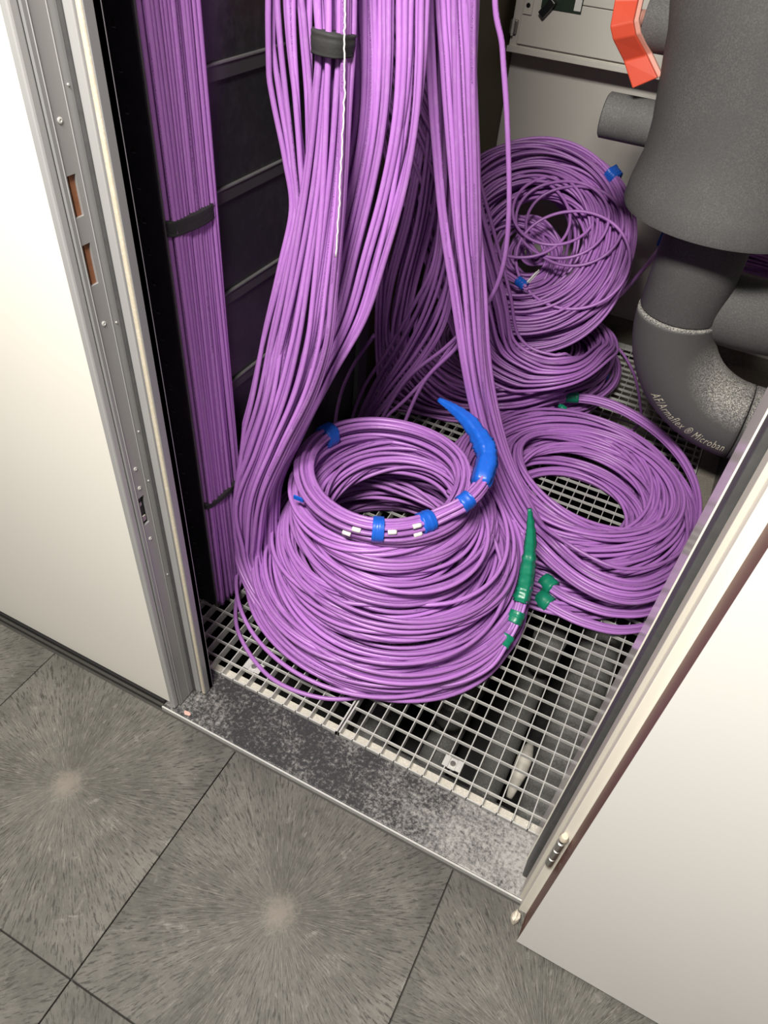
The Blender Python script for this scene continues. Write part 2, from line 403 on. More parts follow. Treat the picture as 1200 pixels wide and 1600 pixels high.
for i, (s0, s1) in enumerate(slots):
    box('slot_backing', (-0.186, 0.034, s0 - 0.01), (-0.1715, 0.056, s1 + 0.01), 'plastic' if i == 0 else 'wood', fr)
    if i: box('slot_batten', (-0.1715, 0.044, s0 - 0.004), (-0.1695, 0.0515, s1 + 0.004), 'wood', fr)
    else:
        box('strike_latch', (-0.1715, 0.041, s0 + 0.006), (-0.168, 0.049, s0 + 0.018), 'brass', fr, 0.001)
        box('strike_latch', (-0.1715, 0.041, s0 + 0.040), (-0.169, 0.047, s0 + 0.048), 'brass', fr, 0.001)
slat('frame_rib', -0.1662, -0.1648, 0.0355, 0.0367, 'alu_lip')
slat('frame_rib', -0.1662, -0.1648, 0.0595, 0.0607, 'alu_lip')
slat('frame_groove', -0.166, -0.160, 0.0738, 0.0765, 'rubber')
slat('frame_step', -0.166, -0.1475, 0.0765, 0.092, 'alu_lip', bv=0.0015)
slat('frame_step', -0.1475, -0.1435, 0.0800, 0.092, 'alu', bv=0.001)
slat('gasket', -0.1435, -0.1365, 0.0765, 0.094, 'gasket', bv=0.002)
slat('frame_return', -0.1365, -0.1345, 0.079, 0.105, 'alu', bv=0.0005)
slat('frame_body', -0.178, -0.1345, 0.092, 0.104, 'alu')
def screw(parent, c, axis='x', r=0.0035):
    lathe('screw', [(0.0008, 0.0), (r * 0.45, 0.0), (r * 0.5, 0.0008), (r, 0.0004), (r * 0.9, -0.001)], c, 'steel', parent, 12, axis)
for z in (1.169, 0.923, 0.670, 0.630, 0.514): screw(fr, (-0.1655, 0.046, z))
for z in (1.20, 0.915, 0.73, 0.63, 0.40): screw(fr, (-0.1655, 0.0675, z), r=0.0015)

# --- right door frame
fj = struct(bpy.data.objects.new('trim_4', None), 'white door frame with black rubber seal'); COL.objects.link(fj)
box('frame_reveal', (0.6185, 0.0855, 0.0), (0.70, 0.152, H), 'jamb', fj, 0.0008)
box('frame_bead', (0.6183, 0.0835, 0.0), (0.70, 0.0855, H), 'cream', fj, 0.0008)
box('rubber_seal', (0.6200, 0.048, 0.010), (0.70, 0.0835, H), 'rubber', fj, 0.0025)
box('seal_groove', (0.6300, 0.0445, 0.0), (0.70, 0.0480, H), 'plastic', fj)
box('frame_stop', (0.6285, 0.014, 0.0), (0.70, 0.0445, H), 'beige', fj, 0.001)
box('frame_face', (0.6345, -0.008, 0.0), (0.70, 0.0140, H), 'cream', fj, 0.001)

# ================================================================== DOOR
door = thing('cupboard_door', 'white laminate cupboard door with dark brown edge, swung wide open', 'door', (0.6485, -0.010, 0.0))
door.rotation_euler = (0, 0, R(-1.0))
def dbox(name, a, b, mat, bv=0.0):
    bm = bmesh.new(); add_box(bm, a, b, bv); return obj(name, bm_mesh(name, bm), mat, door)
dbox('door_core', (0.0022, -0.052, 0.012), (0.86, -0.002, 2.25), 'wood')
dbox('door_edge', (0.0, -0.0518, 0.012), (0.002, -0.002, 2.25), 'edge')
dbox('door_face', (-0.0004, -0.0538, 0.011), (0.862, -0.0522, 2.251), 'door', 0.0004)
dbox('door_back', (0.0, -0.0018, 0.012), (0.862, 0.0, 2.25), 'door')
hg = thing('door_hinge', 'small steel barrel hinge between white frame and brown door edge', 'hinge', (0.6375, -0.0125, 0.235))
for k, (a, b) in enumerate(((0, 0.026), (0.028, 0.058), (0.060, 0.086))):
    lathe('knuckle', [(0.004, a), (0.0062, a + 0.001), (0.0065, a + 0.003), (0.0065, b - 0.003), (0.0062, b - 0.001), (0.004, b)], (0.6375, -0.0125, 0.235), 'brass', hg, 20)
lathe('pin', [(0.002, -0.002), (0.0036, -0.001), (0.0036, 0.090), (0.002, 0.092)], (0.6375, -0.0125, 0.235), 'plastic', hg, 14)
lathe('pin_cap', [(0.002, 0.094), (0.006, 0.095), (0.0075, 0.101), (0.005, 0.107), (0.001, 0.108)], (0.6375, -0.0125, 0.235), 'gasket', hg, 16)
bm = bmesh.new()
random.seed(3)
bmesh.ops.create_icosphere(bm, subdivisions=2, radius=1.0)
for v in bm.verts:
    v.co = Vector((v.co.x * 0.007, v.co.y * 0.012, v.co.z * 0.017)) * random.uniform(0.75, 1.2)
sp = obj('plaster_lump', bm_mesh('plaster_lump', bm), 'crumb'); sp.location = (0.632, -0.030, 0.017)
tag(sp, 'cream plaster lump stuck at the foot of the brown door edge', 'plaster')
def crumb(name, loc, s, mat, label, cat, seed):
    random.seed(seed); bm = bmesh.new(); bmesh.ops.create_icosphere(bm, subdivisions=1, radius=1.0)
    for v in bm.verts: v.co = Vector((v.co.x * s[0], v.co.y * s[1], v.co.z * s[2])) * random.uniform(0.7, 1.2)
    o = obj(name, bm_mesh(name, bm), mat); o.location = (loc[0], loc[1], loc[2] + s[2] * 0.8); return tag(o, label, cat)
crumb('pink_crumb', (-0.142, 0.022, 0.0), (0.009, 0.005, 0.002), 'pinkcrumb', 'small pink crumb on the black threshold by the grey frame', 'debris', 5)
crumb('plaster_crumb', (0.348, 0.154, -0.026), (0.009, 0.006, 0.004), 'crumb', 'yellowish plaster crumb on the ledge beside a grating clip', 'debris', 6)
crumb('plaster_crumb', (0.492, 0.155, -0.026), (0.010, 0.004, 0.004), 'crumb', 'yellowish plaster crumb on the ledge nearer the open door', 'debris', 7)

# ================================================================== GRATING
PX, PY = 0.0333, 0.0383
Y0, Y1 = 0.1405, 2.20
xb = bmesh.new(); add_box(xb, (-0.0011, 0, -0.026), (0.0011, Y1 - Y0, 0.0)); me_bear = bm_mesh('bearing_bar', xb); me_bear.materials.append(M['steel'])
def grating(x0, x1, first, label):
    g = thing('steel_grating', label, 'grating', (x0, Y0, 0), 'floor gratings of the cupboard')
    for nm, a, b in (('frame_bar', (x0, Y0, -0.028), (x1, Y0 + 0.0032, 0.0)), ('frame_bar', (x0, Y1 - 0.003, -0.028), (x1, Y1, 0.0)),
                     ('frame_bar', (x0, Y0, -0.028), (x0 + 0.0035, Y1, 0.0)), ('frame_bar', (x1 - 0.0035, Y0, -0.028), (x1, Y1, 0.0))):
        box(nm, a, b, 'steel', g)
    x = first
    while x < x1 - 0.01:
        o = link(bpy.data.objects.new('bearing_bar', me_bear), g); o.location = (x - x0, 0, 0); x += PX
    bm = bmesh.new(); add_box(bm, (0, -0.0013, -0.009), (x1 - x0, 0.0013, -0.0004)); me = bm_mesh('cross_bar', bm); me.materials.append(M['steel'])
    y = Y0 + 0.0375
    while y < Y1 - 0.01:
        o = link(bpy.data.objects.new('cross_bar', me), g); o.location = (0, y - Y0, 0); y += PY
    return g
grating(-0.44, 0.1640, -0.44 + 0.0333, 'galvanised steel floor grating on the side of the black rack')
grating(0.1675, 0.7240, 0.1675 + 0.0333 + 0.002, 'galvanised steel floor grating on the side of the open door')
def clip(x, y, label):
    c = thing('grating_clip', label, 'clip', (x, y, 0.0))
    bm = bmesh.new()
    prof = [(-0.021, -0.005), (-0.021, 0.0012), (-0.009, 0.0012), (-0.007, -0.0015), (0.007, -0.0015), (0.009, 0.0012), (0.021, 0.0012), (0.021, -0.005)]
    up = [(p[0], p[1] + 0.0016) for p in prof]
    pts = prof + up[::-1]
    A = [bm.verts.new((p[0], -0.013, p[1])) for p in pts]; B = [bm.verts.new((p[0], 0.013, p[1])) for p in pts]
    n = len(prof)
    for i in range(n - 1):
        q = 2 * n - 1 - i
        for V in (A, B): bm.faces.new((V[i], V[i + 1], V[q - 1], V[q]))
        bm.faces.new((A[i], A[i + 1], B[i + 1], B[i])); bm.faces.new((A[q], A[q - 1], B[q - 1], B[q]))
    bm.faces.new((A[0], B[0], B[-1], A[-1])); bm.faces.new((A[n - 1], B[n - 1], B[n], A[n]))
    bmesh.ops.recalc_face_normals(bm, faces=bm.faces)
    obj('clip_plate', bm_mesh('clip_plate', bm), 'steel', c)
    lathe('bolt_head', [(0.0062, 0.0001), (0.0062, 0.003), (0.005, 0.0046), (0.001, 0.005)], (x, y, 0), 'brass', c, 12)
    lathe('bolt_shank', [(0.003, -0.045), (0.003, -0.002)], (x, y, 0), 'steel', c, 10)
clip(0.416, 0.197, 'galvanised saddle clip bolted through the grating in front of the pipes')
clip(-0.085, 0.193, 'galvanised saddle clip bolted to the grating under the stray cable')

# pipes in the pit
def pit_pipe(pts, r, label, mat='pitpipe', per=8):
    o = tube('pit_pipe', pts, r, mat, None, 20, per=per); return tag(o, label, 'pipe')
pit_pipe([(0.632, 1.30, -0.20), (0.632, 0.95, -0.20), (0.632, 0.70, -0.205), (0.630, 0.46, -0.22), (0.628, 0.22, -0.24)], 0.055, 'grey lagged pipe running under the grating along the door side')
pit_pipe([(0.498, 0.86, -0.36), (0.498, 0.80, -0.31), (0.498, 0.79, -0.25), (0.498, 0.79, -0.19)], 0.048, 'upright grey lagged pipe stub capped under the grating, farther in')
pit_pipe([(0.332, 0.56, -0.36), (0.332, 0.50, -0.31), (0.332, 0.485, -0.25), (0.332, 0.48, -0.19)], 0.048, 'upright grey lagged pipe stub capped under the grating, nearer the threshold')
pit_pipe([(0.50, 1.25, -0.455), (0.495, 0.86, -0.455), (0.490, 0.55, -0.455), (0.485, 0.20, -0.455)], 0.042, 'slim grey lagged pipe running under the middle of the grating')
pit_pipe([(0.335, 0.95, -0.46), (0.33, 0.56, -0.46), (0.33, 0.20, -0.46)], 0.045, 'slim grey lagged pipe below the capped stub near the threshold')
pit_pipe([(0.10, 0.9, -0.36), (0.14, 0.6, -0.36), (0.17, 0.2, -0.37)], 0.05, 'grey lagged pipe under the joint between the two gratings')
pit_pipe([(0.20, 0.265, -0.25), (0.40, 0.262, -0.25), (0.565, 0.258, -0.25)], 0.03, 'thin grey pipe crossing under the grating beside the threshold')
pit_pipe([(0.553, 0.47, -0.24), (0.552, 0.42, -0.22), (0.552, 0.38, -0.23), (0.552, 0.33, -0.27)], [0.010, 0.019, 0.019, 0.008], 'small pale piece painted as the lit side of a pipe under the grating', 'beige')  # separate beige piece; light on a pipe side put into its colour

# ================================================================== BLACK RACK
rack = thing('black_rack', 'black steel equipment rack with perforated post and side rails', 'rack')
def rb(name, a, b, mat='black', bv=0.0): return box(name, a, b, mat, rack, bv)
post = rb('post', (-0.47, 0.296, 0.0), (-0.268, 0.318, 2.3), bv=0.002)
rb('post_flange', (-0.270, 0.2945, 0.0), (-0.2625, 0.325, 2.3), 'blackrib', 0.003)
edge = rb('post_edge', (-0.2640, 0.2935, 0.0), (-0.2615, 0.2965, 2.3), 'raillip', 0.0008)
rb('side_panel', (-0.290, 0.330, 0.0), (-0.277, 0.690, 2.3))
rb('rear_post', (-0.31, 0.690, 0.0), (-0.272, 0.745, 2.3), bv=0.002)
rb('back_panel', (-0.62, 0.745, 0.0), (-0.295, 0.760, 2.3))
for z in (1.330, 1.145, 0.958, 0.770, 0.577, 0.390, 0.200):
    rail = rb('side_rail', (-0.277, 0.332, z - 0.026), (-0.2725, 0.690, z - 0.004), 'blackrib', 0.001)
    lip = rb('rail_lip', (-0.277, 0.332, z - 0.004), (-0.2705, 0.690, z), 'raillip', 0.001); lip.parent = rail
rb('side_panel', (-0.36, 0.762, 0.0), (-0.325, 1.158, 2.3))
rb('cabinet_post', (-0.325, 0.80, 0.0), (-0.315, 0.84, 2.3), 'blackrib', 0.002)
rb('cabinet_post', (-0.325, 1.10, 0.0), (-0.312, 1.158, 2.3), 'blackrib', 0.002)
bm = bmesh.new()
for k in range(8):
    a = 2 * math.pi * k / 8; bm.verts.new((0.0030 * math.cos(a), 0, 0.0042 * math.sin(a)))
bm.verts.ensure_lookup_table(); f = bm.faces.new(bm.verts[:])
r_ = bmesh.ops.extrude_face_region(bm, geom=[f]); bmesh.ops.translate(bm, verts=[v for v in r_['geom'] if isinstance(v, bmesh.types.BMVert)], vec=(0, 0.0012, 0))
bmesh.ops.recalc_face_normals(bm, faces=bm.faces)
me_hole = bm_mesh('perforation', bm); me_hole.materials.append(M['hole'])
bm = bmesh.new(); add_box(bm, (-0.0028, -0.0004, -0.0008), (0.0028, 0.0006, 0.0004)); me_lip = bm_mesh('hole_lip', bm); me_lip.materials.append(M['raillip'])
k = 0; z = 0.052
while z < 1.6:
    for dx in (-0.306, -0.346):
        o = link(bpy.data.objects.new('perforation', me_hole), post); o.location = (dx, 0.2955, z)
        o2 = link(bpy.data.objects.new('hole_lip', me_lip), post); o2.location = (dx + 0.001, 0.2955, z - 0.005)
    z += 0.0527

# ================================================================== CABLES
CR = 0.0051
def smooth_noise(rng, n, amp, k=2):
    t = np.linspace(0, 1, n); s = np.zeros(n)
    for j in range(1, k + 1): s += rng.normal() * np.sin(2 * np.pi * (j * 0.6 * t + rng.random())) / j
    return amp * s
def bundle(parent, secs, n, depth, seed, twist=0.25, rad=CR, layers=2, xmin=None, per=9, wob=0.0025, tails=None, zmin=0.006, even=False):
    rng = np.random.default_rng(seed)
    L = catmull([s[0] for s in secs], per); Q = catmull([s[1] for s in secs], per)
    m = len(L); c = (L + Q) / 2; u = (Q - L) / 2
    T = np.gradient(c, axis=0); T /= np.linalg.norm(T, axis=1)[:, None]
    v = np.cross(T, u); v /= np.linalg.norm(v, axis=1)[:, None] + 1e-9
    if np.mean(v[:, 1]) > 0: v = -v          # towards the doorway
    W = np.linalg.norm(u, axis=1)
    k_ = np.ones(9) / 9; W = np.convolve(np.pad(W, 4, mode='edge'), k_, 'valid')
    dep = np.minimum(n * (2 * rad) ** 2 * 1.12 / (2 * W) / 2, 0.05) if depth is None else np.full(m, depth)
    s1, s2 = rng.random(2)
    for i in range(n):
        a0 = 2 * ((s1 + i * 0.7548777) % 1) - 1; b0 = 2 * ((s2 + i * 0.5698403) % 1) - 1
        if even: a0 = 2 * (i + 0.5) / n - 1; b0 = (1 if i % 2 else -0.9) + rng.normal() * 0.2
        a = np.clip(a0 + smooth_noise(rng, m, twist * 0.35), -1.12, 1.12); b = b0 + smooth_noise(rng, m, twist * 0.5)
        p = c + u * a[:, None] + v * (b * dep)[:, None]
        p += np.stack([smooth_noise(rng, m, wob, 3) for _ in range(3)], 1)
        if tails is not None:
            p = np.vstack([p, tails(p[-1], p[-1] - p[-2], rng)])
        if xmin is not None:
            lim = xmin + 0.5 * (b0 + 1) * 0.018
            p[:, 0] = np.where(p[:, 0] < lim, lim + 0.15 * (p[:, 0] - lim), p[:, 0])
        p[:, 2] = np.maximum(p[:, 2], zmin)
        obj('cable', tube_mesh('cable', p - np.array(parent.location), rad), 'cable', parent)

def coil(parent, c, groups, seed, tilt=(0, 0), sy=1.0, rad=CR, seg=100, jit=1.0, zmin=0.0055, droop=0.0, lean=R(290)):
    rng = np.random.default_rng(seed)
    th = np.linspace(0, 2 * np.pi, seg, endpoint=False)
    rot = np.array(Euler((R(tilt[0]), R(tilt[1]), 0)).to_matrix())
    for (n, R0, z0, dr, dz) in groups:
        p1, p2, p3, p4 = rng.random(4) * 2 * np.pi
        e1 = rng.normal() * 0.011 * jit; e2 = rng.normal() * 0.006 * jit; h1 = rng.normal() * 0.009 * jit; h2 = rng.normal() * 0.005 * jit
        cx, cy = rng.normal(size=2) * 0.007 * jit
        dg = droop * rng.uniform(0.2, 1.0) * min(1.0, max(0.0, z0 / 0.12))
        gtw = rng.uniform(0.8, 1.6) * np.sin(th + p1) + 0.5 * np.sin(2 * th + p2)
        for i in range(n):
            rr = math.sqrt((i + 0.5) / n); aa = i * 2.39996 + rng.normal() * 0.15
            tw = gtw + rng.normal() * 0.12 * np.sin(th + rng.random() * 6.28)
            orr = dr * rr * np.cos(aa + tw); oz = dz * rr * np.sin(aa + tw)
            k1, k2 = rng.random(2) * 2 * np.pi
            r_ = R0 + e1 * np.cos(th - p1) + e2 * np.cos(2 * th - p2) + orr + rng.normal() * 0.0026 * jit * np.cos(th - k1) + rng.normal() * 0.0022 * jit * np.cos(3 * th - k2)
            zz = z0 + h1 * np.cos(th - p3) + h2 * np.cos(2 * th - p4) + oz + rng.normal() * 0.0022 * jit * np.cos(2 * th - k2)
            zz = zz - dg * np.cos(th - lean); r_ = r_ + 0.35 * dg * np.cos(th - lean)
            if tilt == (0, 0): zz = np.maximum(zz, zmin - c[2])
            p = np.stack([cx + r_ * np.cos(th), (cy + r_ * np.sin(th)) * sy, zz], 1)
            p = p @ rot.T + np.array(c)
            obj('cable', tube_mesh('cable', p - np.array(parent.location), rad, 7, True), 'cable', parent)

def band(name, pts, a, b, mat, parent, side=(0, 0, 1), seg=20, per=6, crinkle=0.06, seed=1):
    """tape wrapped round a run of cables: oval sleeve with half sizes a (across) and b (along side)"""
    rng = np.random.default_rng(seed)
    P = catmull(pts, per); n = len(P); T = np.gradient(P, axis=0); T /= np.linalg.norm(T, axis=1)[:, None]
    sd = np.array(side, float); V = sd - T * (T @ sd)[:, None]; V /= np.linalg.norm(V, axis=1)[:, None]; U = np.cross(T, V)
    t = np.linspace(0, 2 * np.pi, seg, endpoint=False)
    A = np.interp(np.linspace(0, 1, n), np.linspace(0, 1, len(np.atleast_1d(a))), np.atleast_1d(a)) if np.ndim(a) else np.full(n, a)
    B = np.interp(np.linspace(0, 1, n), np.linspace(0, 1, len(np.atleast_1d(b))), np.atleast_1d(b)) if np.ndim(b) else np.full(n, b)
    lob = 1 + crinkle * np.sin(5 * t + rng.random() * 6) + crinkle * 0.6 * np.sin(9 * t + rng.random() * 6)
    lob = lob[None, :] * (1 + crinkle * 0.5 * rng.normal(size=(n, 1)))
    lob = lob * (1 + crinkle * 0.35 * rng.normal(size=(n, seg)))
    bm = bmesh.new(); rows = []
    off = np.array(parent.location)
    for i in range(n):
        rows.append([bm.verts.new(P[i] - off + lob[i, k] * (A[i] * math.cos(t[k]) * U[i] + B[i] * math.sin(t[k]) * V[i])) for k in range(seg)])
    for i in range(n - 1):
        for k in range(seg): bm.faces.new((rows[i][k], rows[i][(k + 1) % seg], rows[i + 1][(k + 1) % seg], rows[i + 1][k]))
    bm.faces.new(rows[0][::-1]); bm.faces.new(rows[-1])
    bmesh.ops.recalc_face_normals(bm, faces=bm.faces)
    return obj(name, bm_mesh(name, bm), mat, parent, True)

# --- bundle tied along the rack
bA = thing('cable_bundle', 'straight flat bundle of purple cables strapped along the black rack', 'cables', (-0.245, 0.35, 0.0), 'purple cable bundles')
secsA = [((-0.2585, 0.300, z), (-0.2585, 0.410, z)) for z in (1.62, 1.35, 1.10, 0.93, 0.75, 0.55, 0.33, 0.15, 0.008)]
bundle(bA, secsA, 28, 0.0062, 11, twist=0.10, wob=0.0012, rad=0.0048, even=True)
for z, dz in ((0.945, 0.012), (0.345, 0.006)):
    band('hook_tape_tie', [(-0.2575, 0.355, z - dz), (-0.2575, 0.355, z), (-0.2575, 0.355, z + dz)], 0.0165, 0.063, 'velcro', bA, side=(0, 1, 0), crinkle=0.02, seed=4)

# --- bundles hanging into the front coil
def into_heap(end, d, rng):
    """run on from the end of a hanging strand and lie round the heap"""
    c = np.array([0.075, 0.575]); v = end[:2] - c; a0 = math.atan2(v[1], v[0]); r0 = np.hypot(*v)
    r1 = rng.uniform(0.24, 0.30); z1 = rng.uniform(0.02, 0.06)
    out = []
    for t in np.linspace(0.06, 1, 22):
        s = t * t * (3 - 2 * t); a = a0 + 1.9 * t * t; r = r0 + (r1 - r0) * s
        zz = end[2] * (1 - t) ** 2.2 + z1 * (1 - (1 - t) ** 2.2)
        out.append((c[0] + r * math.cos(a), c[1] + r * math.sin(a), zz))
    return np.array(out)
B1 = [((-0.251, 0.58, 1.289), (-0.158, 0.58, 1.299)), ((-0.24, 0.57, 1.186), (-0.149, 0.57, 1.198)), ((-0.219, 0.56, 1.091), (-0.142, 0.56, 1.104)),
      ((-0.193, 0.55, 0.998), (-0.144, 0.55, 1.008)), ((-0.178, 0.54, 0.917), (-0.14, 0.54, 0.926)), ((-0.189, 0.51, 0.817), (-0.136, 0.51, 0.831)),
      ((-0.21, 0.48, 0.69), (-0.146, 0.48, 0.71)), ((-0.222, 0.44, 0.557), (-0.151, 0.44, 0.584)), ((-0.247, 0.41, 0.431), (-0.18, 0.41, 0.46)),
      ((-0.263, 0.37, 0.294), (-0.218, 0.37, 0.316)), ((-0.251, 0.36, 0.173), (-0.203, 0.36, 0.181))]
B2 = [((-0.129, 0.53, 1.304), (-0.075, 0.53, 1.31)), ((-0.116, 0.52, 1.189), (-0.067, 0.52, 1.196)), ((-0.122, 0.515, 1.116), (-0.064, 0.515, 1.126)),
      ((-0.135, 0.51, 1.02), (-0.061, 0.51, 1.035)), ((-0.15, 0.5, 0.924), (-0.058, 0.5, 0.947)), ((-0.17, 0.48, 0.796), (-0.055, 0.48, 0.829)),
      ((-0.19, 0.46, 0.678), (-0.054, 0.46, 0.723)), ((-0.205, 0.44, 0.563), (-0.076, 0.44, 0.612)), ((-0.225, 0.41, 0.441), (-0.119, 0.41, 0.486)),
      ((-0.254, 0.38, 0.301), (-0.16, 0.38, 0.345)), ((-0.248, 0.37, 0.166), (-0.182, 0.37, 0.175))]
CC = [((-0.132, 0.64, 1.299), (-0.012, 0.64, 1.311)), ((-0.108, 0.62, 1.146), (0.008, 0.62, 1.164)), ((-0.104, 0.61, 1.053), (0.012, 0.61, 1.075)),
      ((-0.117, 0.6, 0.947), (0.004, 0.6, 0.974)), ((-0.133, 0.58, 0.831), (-0.012, 0.58, 0.863)), ((-0.148, 0.56, 0.701), (-0.036, 0.56, 0.735)),
      ((-0.172, 0.53, 0.573), (-0.082, 0.53, 0.608)), ((-0.211, 0.5, 0.423), (-0.135, 0.5, 0.456)), ((-0.236, 0.46, 0.279), (-0.180, 0.46, 0.312)),
      ((-0.232, 0.43, 0.104), (-0.176, 0.43, 0.118))]
DD = [((-0.049, 0.72, 1.304), (0.034, 0.72, 1.312)), ((-0.019, 0.72, 1.145), (0.064, 0.72, 1.158)), ((0.013, 0.73, 0.996), (0.09, 0.73, 1.012)),
      ((0.04, 0.74, 0.883), (0.106, 0.74, 0.898)), ((0.076, 0.75, 0.757), (0.134, 0.75, 0.773)), ((0.12, 0.76, 0.601), (0.168, 0.76, 0.617)),
      ((0.157, 0.78, 0.466), (0.207, 0.78, 0.485)), ((0.208, 0.8, 0.32), (0.267, 0.8, 0.346)), ((0.286, 0.8, 0.184), (0.349, 0.8, 0.237)),
      ((0.38, 0.753, 0.13), (0.425, 0.838, 0.13)), ((0.525, 0.698, 0.115), (0.53, 0.799, 0.115)), ((0.642, 0.713, 0.11), (0.635, 0.816, 0.11)),
      ((0.731, 0.834, 0.09), (0.7, 0.915, 0.09)), ((0.77, 1.0, 0.06), (0.72, 1.03, 0.06))]
E1 = [((-0.429, 1.05, 1.217), (-0.269, 1.05, 1.275)), ((-0.361, 1.1, 1.009), (-0.209, 1.1, 1.106)), ((-0.283, 1.2, 0.803), (-0.109, 1.2, 0.884)),
      ((-0.209, 1.28, 0.575), (-0.03, 1.28, 0.657)), ((-0.139, 1.33, 0.397), (0.036, 1.33, 0.47)), ((-0.05, 1.37, 0.229), (0.081, 1.37, 0.329)),
      ((0.098, 1.38, 0.181), (0.176, 1.38, 0.301)), ((0.242, 1.42, 0.234), (0.245, 1.42, 0.304)), ((0.318, 1.58, 0.215), (0.272, 1.58, 0.25)), ((0.325, 1.74, 0.175), (0.275, 1.74, 0.205)), ((0.26, 1.90, 0.15), (0.22, 1.87, 0.18)), ((0.08, 2.0, 0.13), (0.08, 1.95, 0.16))]
E2 = [((-0.267, 1.15, 1.207), (-0.182, 1.15, 1.239)), ((-0.256, 1.18, 0.973), (-0.158, 1.18, 0.99)), ((-0.312, 1.2, 0.7), (-0.148, 1.2, 0.738)),
      ((-0.37, 1.22, 0.45), (-0.182, 1.22, 0.491)), ((-0.37, 1.24, 0.285), (-0.189, 1.24, 0.293)), ((-0.321, 1.28, 0.099), (-0.105, 1.28, 0.187)),
      ((-0.199, 1.33, 0.018), (-0.007, 1.33, 0.134)), ((0.035, 1.38, 0.044), (0.123, 1.38, 0.166)), ((0.213, 1.5, 0.08), (0.231, 1.5, 0.187))]
E3 = [((-0.06, 0.85, 1.25), (0.0, 0.85, 1.25)), ((-0.039, 0.86, 1.012), (0.02, 0.86, 1.023)), ((-0.029, 0.87, 0.89), (0.036, 0.87, 0.905)), ((-0.042, 0.9, 0.739), (0.048, 0.9, 0.762)),
      ((-0.101, 0.94, 0.595), (0.045, 0.94, 0.588)), ((-0.177, 0.98, 0.416), (-0.011, 0.98, 0.443)), ((-0.238, 1.0, 0.271), (-0.105, 1.0, 0.276)),
      ((-0.272, 1.0, 0.12), (-0.196, 1.0, 0.132)), ((-0.28, 1.02, 0.012), (-0.216, 1.02, 0.012))]
def extend_up(secs, dz=0.9):
    l, r = np.array(secs[0][0]), np.array(secs[0][1])
    d = (np.array(secs[0][0]) + r - l * 0 - np.array(secs[1][0]) + 0 * r)
    d = ((l + r) - (np.array(secs[1][0]) + np.array(secs[1][1]))) / 2; d = d / d[2]
    d = d * 0.6 + np.array([0, 0, 0.4])
    return [(tuple(l + d * dz), tuple(r + d * dz)), (tuple(l + d * dz * 0.5), tuple(r + d * dz * 0.5))] + secs
g = 'purple cable bundles'
bB1 = thing('cable_bundle', 'loose fan of purple cables crossing in front of the black rack rails', 'cables', (-0.2, 0.58, 0.0), g)
bundle(bB1, extend_up(B1), 12, 0.016, 21, twist=0.6, xmin=-0.243, tails=into_heap, wob=0.005)
bB2 = thing('cable_bundle', 'bright purple cable bundle tied with grey hook tape and a white cord', 'cables', (-0.1, 0.53, 0.0), g)
bundle(bB2, extend_up(B2), 22, None, 22, twist=0.22, xmin=-0.243, tails=into_heap)
band('hook_tape_tie', [(-0.093, 0.517, 1.178), (-0.0925, 0.517, 1.192), (-0.092, 0.518, 1.206)], 0.034, 0.033, 'velcro', bB2, side=(1, 0, 0), crinkle=0.03, seed=8)
cord = catmull([(-0.072, 0.502, 1.62), (-0.065, 0.5, 1.292), (-0.058, 0.490, 1.204), (-0.053, 0.486, 1.124), (-0.048, 0.470, 0.998), (-0.043, 0.455, 0.898)], 14)
rng = np.random.default_rng(5); cord[:, 0] += rng.normal(size=len(cord)) * 0.0008
tube('pull_cord', cord, 0.0014, 'white', bB2, 6, spline=False)
bC = thing('cable_bundle', 'wide purple cable bundle slanting down behind the tied bundle', 'cables', (-0.06, 0.64, 0.0), g)
bundle(bC, extend_up(CC), 28, None, 23, twist=0.25, xmin=-0.243, tails=into_heap)
bD = thing('cable_bundle', 'slim purple cable bundle dropping into the flat coil by the door', 'cables', (0.0, 0.72, 0.0), g)
bundle(bD, extend_up(DD), 16, None, 24, twist=0.3)
bE1 = thing('cable_bundle', 'shaded purple cable bundle slanting into the leaning coil', 'cables', (-0.3, 1.1, 0.0), g)
bundle(bE1, extend_up(E1, 0.5), 42, 0.04, 25, twist=0.4, xmin=-0.305)
bE2 = thing('cable_bundle', 'shaded purple cable bundle sweeping round the bottom coil at the back', 'cables', (-0.2, 1.15, 0.0), g)
bundle(bE2, extend_up(E2, 0.5), 40, 0.04, 26, twist=0.4, xmin=-0.305)
bE3 = thing('cable_bundle', 'loose purple cables bowing down between the hanging bundles', 'cables', (0.0, 0.86, 0.0), g)
bundle(bE3, extend_up(E3, 0.7), 14, 0.02, 27, twist=0.4, wob=0.006)

